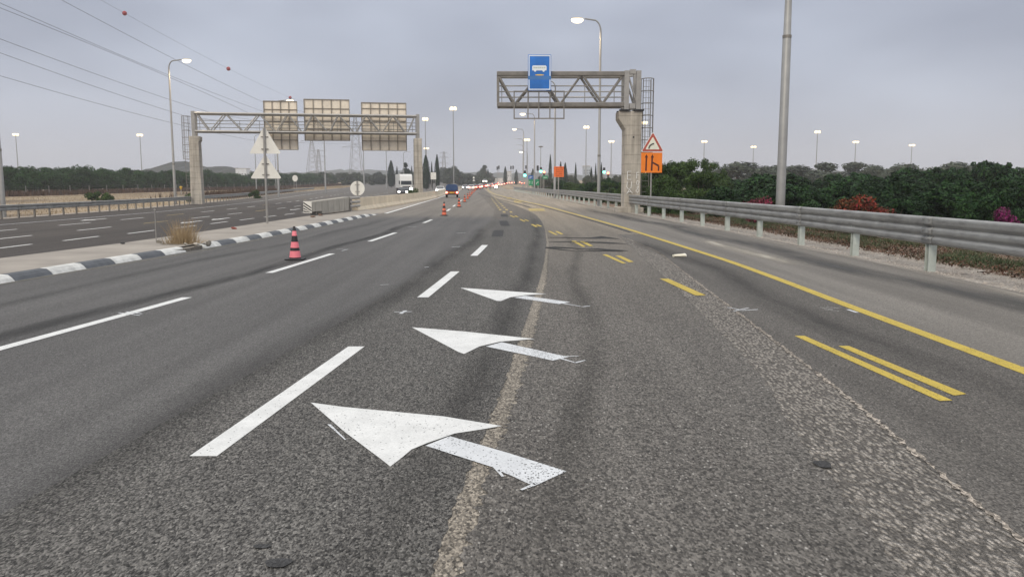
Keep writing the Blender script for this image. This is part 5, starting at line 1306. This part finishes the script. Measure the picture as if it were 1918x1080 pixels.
# leaf litter and weeds behind the right rail
m_lit = leafmat('dead leaves', [(.07, .035, .025), (.12, .06, .04), (.17, .10, .065), (.055, .05, .03), (.09, .075, .05)])
def litter():
    n = 36000; y = 9 + 44 * rng.uniform(0, 1, n) ** 1.2; gx = np.array([grvX(v) for v in y]); w = np.abs(rng.normal(0, 1.1, n)); x = gx + 1.15 + w * 2.4 - .3 * rng.uniform(0, 1, n) ** 2
    P = np.stack([x, y, .0 - .045 * np.maximum(0, x - gx - 1.0) + rng.uniform(-.02, .09, n)], 1); Nn = rng.normal(size=(n, 3)) * .5 + np.array([0, 0, 1]); Nn /= np.linalg.norm(Nn, axis=1, keepdims=True)
    o = bpy.data.objects.new('leaf_litter', leaf_mesh('leaf_litter', P, Nn, .03, m_lit)); C.objects.link(o); tag(o, 'reddish brown dead leaves lying behind the right guardrail', 'litter', None, 'stuff')
    m_st = flat('limestone pebbles', (.45, .40, .35), .9, 0, .25, 8)
    n = 2600; y = 8 + 40 * rng.uniform(0, 1, n) ** 1.3; b = MB()
    for k in range(n):
        r = random.uniform(.008, .03) * (1.6 if random.random() < .06 else 1); x = grvX(y[k]) + random.uniform(.0, 1.5); z = -.005
        i = len(b.v)
        for (u, v, q) in ((r, 0, 0), (-r * .5, r * .8, 0), (-r * .6, -r * .7, 0), (0, 0, r * 1.1)): b.v.append((x + u * random.uniform(.7, 1.3), y[k] + v, z + q))
        for f in ((0, 1, 3), (1, 2, 3), (2, 0, 3)): b.f.append(tuple(i + q for q in f)); b.m.append(0)
    tag(b.build('pebbles', m_st), 'pale loose pebbles on the gravel verge', 'pebbles', None, 'stuff')
litter()
weed_m = leafmat('weeds', [(.05, .075, .035), (.08, .11, .055), (.12, .12, .07)])
wc = [(random.uniform(10, 46), random.uniform(1.9, 6.5), random.uniform(.2, .7)) for _ in range(80)]
def f5():
    c, d, w = random.choice(wc); y = c + random.gauss(0, w); x = grvX(c) + d + random.gauss(0, w * .6); return x, y, -.03 - .045 * max(0, d - 1)
blades('weeds', 36000, f5, .03, .2, .014, weed_m, 'low grey green weeds among the dead leaves', .9)
# dry bush on the island
def island_bush():
    t = thing('dry_bush', 'straw coloured dry bush growing through the broken kerb of the traffic island', 'bush', (-8.75, 22.0, .10))
    n = 800; V = []; b = MB()
    for k in range(n):
        a = random.uniform(0, 6.28); low = random.random() < .45; tilt = abs(random.gauss(0, .85 if low else .45)); h = (random.uniform(.1, .36) if low else random.uniform(.3, .85)); r0 = random.uniform(0, .5 if low else .3); w = random.uniform(.002, .0045) * (1.6 if low else 1)
        x0, y0 = r0 * math.cos(a), r0 * math.sin(a); x1, y1 = x0 + math.sin(tilt) * h * math.cos(a), y0 + math.sin(tilt) * h * math.sin(a); z1 = h * math.cos(tilt); xm, ym, zm = x0 * .6 + x1 * .4, y0 * .6 + y1 * .4, z1 * .5
        i = len(b.v); c, s_ = -math.sin(a) * w, math.cos(a) * w; c, s_ = w, 0
        b.v += [(x0 - c, y0 - s_, 0), (x0 + c, y0 + s_, 0), (xm + c * .8, ym, zm), (xm - c * .8, ym, zm), (x1, y1, z1)]; b.f += [(i, i + 1, i + 2, i + 3), (i + 3, i + 2, i + 4)]; b.m += [0, 0]
    b.build('stems', leafmat('pale straw', [(.26, .19, .11), (.36, .27, .165), (.45, .35, .22)]), t)
    b = MB(); b.quad([(.62 * math.cos(a) * (1 + .2 * math.sin(5 * a)), .5 * math.sin(a), .02 + 0 * a) for a in np.linspace(0, 6.28, 19)[:-1]]); b.build('dry_thatch', M['sand'], t)
    b = MB(); b.prism([(x - .06, y) for x, y in ((.48, -2.0), (.62, -1.2), (.63, .3), (.45, .5), (.1, .2), (.05, -1.6))], XY, -.16, -.02); b.build('broken_kerb', M['sand'], t)
    for k, (x, y, r) in enumerate(((.55, -.55, .07), (-.5, .3, .12), (.3, -.6, .06), (-.75, .25, .08), (.75, -.2, .09))):
        b = MB(); b.lathe([(r * .3, -r * .3), (r, 0), (r * .8, r * .5), (r * .2, r * .7)], 7); o = b.build('broken_stone', M['conc']); o.location = (-8.75 + x, 22 + y, .13); o.rotation_euler = (.3 * k, .2, k); tag(o, 'broken piece of pale concrete beside the dry bush on the island', 'stone', 'broken stones by the dry bush')
    Ys = 22.6; xs = X_at(287, Ys); b = MB(); b.tube([(0, 0, 0), (0, 0, zz(393, Ys) - .1)], .012, 6); b.lathe([(.02, 0), (.03, .02), (.02, .04)], 8, (0, 0, zz(393, Ys) - .12)); o = b.build('marker_stake', M['galv']); o.location = (xs, Ys, .1); tag(o, 'thin pale stake standing at the left of the dry bush', 'stake')
island_bush()
# crushed paper on the road, small debris
def paper():
    b = MB(); x, y = G(1271, 481); t = thing('paper_cup', 'crushed white paper cup lying right of the milled strip', 'litter', (x, y, .03), .2)
    b.lathe([(.045, -.11), (.05, -.05), (.058, .05), (.066, .12)], 10); o = b.build('cup', flat('white paper', (.72, .68, .55), .7, 0, .1, 8), t); o.rotation_euler = (0, math.pi / 2, .1); o.scale = (.7, 1.4, 1.2)
    b = MB(); b.lathe([(.064, .115), (.074, .12), (.074, .13), (.064, .135)], 10); o2 = b.build('rim', M['signback'], o)
paper()
def rubble():
    for k, (px_, py_, r, col, lb) in enumerate(((230, 457, .05, (.03, .03, .03), 'small dark lump on the island edge left of the dry bush'), (438, 429, .09, (.25, .07, .05), 'reddish rag lying on the island edge'), (600, 404, .12, (.2, .13, .1), 'brown rubble under the front of the crash cushion'), (586, 407, .1, (.25, .17, .13), 'small brown stone before the crash cushion'))):
        b = MB(); b.lathe([(r * .5, -r * .2), (r, .1 * r), (r * .8, .6 * r), (r * .2, r * .8)], 9); o = b.build('debris', flat('debris', col, .9, 0, .3, 9)); x, y = G(px_, py_, .115); o.location = (x, y, .13); o.rotation_euler = (.2, .1, k); o.scale = (1.3, 1, .8); tag(o, lb, 'debris')
rubble()
# cypresses, distant trees
for px_, y0, w, Y, lb in ((798, 291, 15, 250, 'broad dark cypress right beside the gantry pillar'), (819, 290, 9.5, 250, 'tall narrow cypress behind the rectangular sign'), (809, 303, 4, 255, 'thin cypress between the broad one and the tall one'), (733, 301, 13, 330, 'ragged dark cypress left of the white truck'), (744, 312, 5, 335, 'thin cypress just right of the ragged one'), (771.5, 311, 4, 330, 'thin cypress behind the trailer of the white truck'),
                       (1030.5, 290, 6.2, 220, 'tall thin cypress left of the orange board'), (1058.5, 305, 9, 230, 'cypress just right of the orange board'), (1050, 303, 7, 235, 'dark cypress peeping above the orange board'), (1078, 305, 4.5, 230, 'slim cypress right of the orange board'), (1115.5, 306, 4, 230, 'slim cypress left of the tall lamp post'), (1126, 305, 5, 228, 'slim cypress just right of the tall lamp post'), (1107, 313, 6, 240, 'short cypress in front of the pale buildings'),
                       (946.5, 312, 7, 420, 'small cypress above the box truck in the jam'), (914, 317, 5, 420, 'tiny cypress right of the lopsided tree'), (998, 316, 8, 420, 'small cypress behind the lamp posts'), (967, 318, 7, 430, 'small hazy cypress left of the lamp posts')):
    h = zz(y0, Y) - zground(Y); s = w * Y / F / 2.2; plant('cypress', lb, 'tree', cyp[random.randrange(2)], (X_at(px_, Y), Y, zground(Y)), s, h / 10, 'cypresses')
h = zz(296, 300) - zground(300); plant('bushy_tree', 'dark bushy topped tree above the white truck', 'tree', tree_kind(301, 9, .8, 2.0, 9.2, .7, 1.3, 3500, .2, g_cyp, 3, .2), (X_at(760.5, 300), 300, zground(300)), 1.0, h / 10.0)
h = zz(308, 430) - zground(430); L_ = [(np.array([-2.6, 0, 3.5]), 2.2), (np.array([-.5, 0, 5.5]), 2.6), (np.array([1.4, 0, 7.6]), 2.2), (np.array([2.2, 0, 9.6]), 1.5), (np.array([2.6, 0, 5]), 2.2), (np.array([0, 0, 3]), 2.5)]
P, Nn = crown_pts(L_, 3500); plant('lopsided_tree', 'lopsided distant tree above the jam, highest on its right side', 'tree', (leaf_mesh('crown', P, Nn, .3, g_far), trunk_mesh('trunk', 3, .3, L_)), (X_at(901, 430), 430, zground(430)), .85, h / 11, rz=0)
random.seed(33)
for k in range(120):
    px_ = 560 + 460 * (k + random.random()) / 120 if k < 95 else 1000 + 170 * random.random()
    Y = random.uniform(390, 620) if k < 95 else random.uniform(200, 300)
    yt = random.uniform(321, 331) if k < 95 else random.uniform(326, 334)
    if 825 < px_ < 862: yt = random.uniform(310, 320)
    if px_ < 640: yt = random.uniform(322, 330)
    h = max(2.5, zz(yt, Y) - zground(Y)); s = random.uniform(.9, 1.5) * Y / 450
    plant('distant_tree', 'hazy tree in the distant belt along the horizon' if k < 95 else 'green tree in the belt behind the hedge left of the concrete pillar', 'tree', fark[k % 4], (X_at(px_, Y), Y, zground(Y) - .2), s, h / 6.2, 'trees in the distant belt' if k < 95 else 'trees behind the hedge')
for k in range(26):
    px_ = 1160 + 780 * (k + random.random()) / 26; Y = random.uniform(230, 330); h = max(3, zz(random.uniform(318, 330), Y) - zground(Y))
    plant('distant_tree', 'hazy tree filling the skyline behind the grey trees', 'tree', fark[k % 4], (X_at(px_, Y), Y, zground(Y) - .2), 1.3, h / 6.2, 'skyline trees on the right')

# ------------------------------------------------------------------ far buildings, hills, fence, small things left
def building(label, px0, px1, ytop, Y, col, rows=3, cols=6):
    x = X_at((px0 + px1) / 2, Y); w = (px1 - px0) * Y / F; z0 = zground(Y); h = zz(ytop, Y) - z0
    t = thing('building', label, 'building', (x, Y, z0)); b = MB(); b.box((0, 0, h / 2 - .5), (w, 9, h + 1)); b.build('wall', flat('plaster', col, .8, 0, .08, .5), t)
    b = MB(); b.box((0, 0, h + .25), (w + .4, 9.4, .4)); b.build('roof', M['conc'], t)
    for r in range(rows):
        for c in range(cols):
            b = MB(); b.box((-w / 2 + w * (c + .5) / cols, -4.52, h * (.55 + .35 * r / rows)), (w / cols * .5, .06, h * .08)); b.build('window', M['glass'], t)
building('low white building beyond the orchard behind the triangular signs', 446, 466, 316.5, 620, (.6, .62, .64), 1, 4)
building('pale distant block right of the slim cypress', 1092, 1104, 312, 560, (.38, .42, .46), 2, 4)
building('pale low distant shed under the tall pylon', 640, 665, 326, 800, (.5, .55, .6), 1, 5)
building('small pale building right of the small cypress above the jam', 948, 958, 322, 640, (.55, .55, .55), 1, 3)
hm_, th, bh = newmat('wooded hill'); nh = N(th)
nh.link(nh.ramp(nh('TexNoise', {'Vector': nh.pos(), 'Scale': .03, 'Detail': 6.0}).outputs[0], [(.35, (.012, .02, .012)), (.65, (.035, .042, .03))]), bh.inputs['Base Color']); bh.inputs['Roughness'].default_value = 1
def hill(label, prof, Y, seed):
    b = MB(); r = random.Random(seed); n = len(prof); NX = 180; xs = np.linspace(prof[0][0], prof[-1][0], NX); hs = np.interp(xs, [p[0] for p in prof], [p[1] for p in prof])
    for j, (dy, f) in enumerate(((-120, 0), (-70, .55), (-30, .9), (0, 1), (60, .7), (160, 0))):
        for k, (px_, py_) in enumerate(zip(xs, hs)):
            h = max(.1, (zz(py_, Y) - zground(Y))) * f + (r.uniform(-1.9, 1.9) if f > .5 else 0); b.v.append((X_at(px_, Y), Y + dy, zground(Y) - 1 + h))
    for j in range(5):
        for k in range(NX - 1): i = j * NX + k; b.f.append((i, i + 1, i + NX + 1, i + NX)); b.m.append(0)
    struct(b.build('hill', hm_, None, True), label)
hill('low wooded hill behind the lamp left of the gantry', [(290, 328), (318, 322), (332, 309), (342, 304), (352, 302), (362, 305), (370, 312), (382, 320), (398, 321), (412, 313), (424, 311), (438, 314), (455, 316), (470, 322), (500, 326)], 760, 3)
hill('long low ridge on the horizon', [(380, 330), (450, 320), (560, 322), (640, 317), (720, 318), (830, 322), (1000, 324), (1100, 326), (1300, 324), (1500, 320), (1700, 318), (1900, 322), (2100, 322)], 1350, 4)
hill('low rise left of the orchard', [(-300, 322), (-100, 318), (0, 320), (150, 322), (300, 324), (420, 330)], 1250, 5)
def fence():
    t = thing('wire_fence', 'thin wire fence on pale posts in front of the orchard', 'fence', (-87.5, 105, zground(105)))
    for k in range(40):
        y = 105 + k * 7.5; b = MB(); b.tube([(0, y - 105, zground(y) - zground(105) - .2), (0, y - 105, zground(y) - zground(105) + 1.7)], .05, 6); b.build('post', M['galv'], t)
    b = MB()
    for h in (.5, .95, 1.35, 1.62): b.tube([(0, y - 105, zground(y) - zground(105) + h) for y in np.linspace(105, 397, 40)], .008, 4)
    b.build('wire', M['galv_dark'], t)
fence()
def left_bits():
    Y = 104; x = X_at(348, Y); t = thing('concrete_block', 'low pale concrete block between the curved arm lamp and the gantry pillar', 'concrete block', (x, Y, zground(Y)))
    b = MB(); w = 33 * Y / F; b.box((0, 0, .35), (w, .8, .9)); b.build('block', M['conc'], t, bevel=.03); b = MB(); b.box((0, 0, .83), (w + .1, .9, .08)); b.build('coping', M['pave'], t)
    Y = 112; x = X_at(338.5, Y); t = thing('marker_post', 'short yellow headed marker post behind the low concrete block', 'marker post', (x, Y, zground(Y)))
    b = MB(); b.tube([(0, 0, 0), (0, 0, 1.4)], .05, 6); b.build('post', M['galv'], t); b = MB(); b.lathe([(.04, 1.35), (.2, 1.7), (.2, 1.8), (.05, 1.85)], 8); b.build('head', flat('yellow plastic', (.6, .4, .06), .5), t)
left_bits()

# ------------------------------------------------------------------ haze
def haze():
    b = MB(); b.box((0, 720, 27), (2400, 1560, 62)); m = bpy.data.materials.new('haze'); m.use_nodes = True; t = m.node_tree; t.nodes.clear()
    v = t.nodes.new('ShaderNodeVolumePrincipled'); v.inputs['Density'].default_value = .00042; v.inputs['Color'].default_value = (.90, .92, .97, 1); v.inputs['Anisotropy'].default_value = .2
    o = t.nodes.new('ShaderNodeOutputMaterial'); t.links.new(v.outputs[0], o.inputs['Volume']); m.cycles.homogeneous_volume = True
    h = b.build('haze', m); tag(h, 'thin grey evening haze over the highway', None, None, 'stuff')
haze()
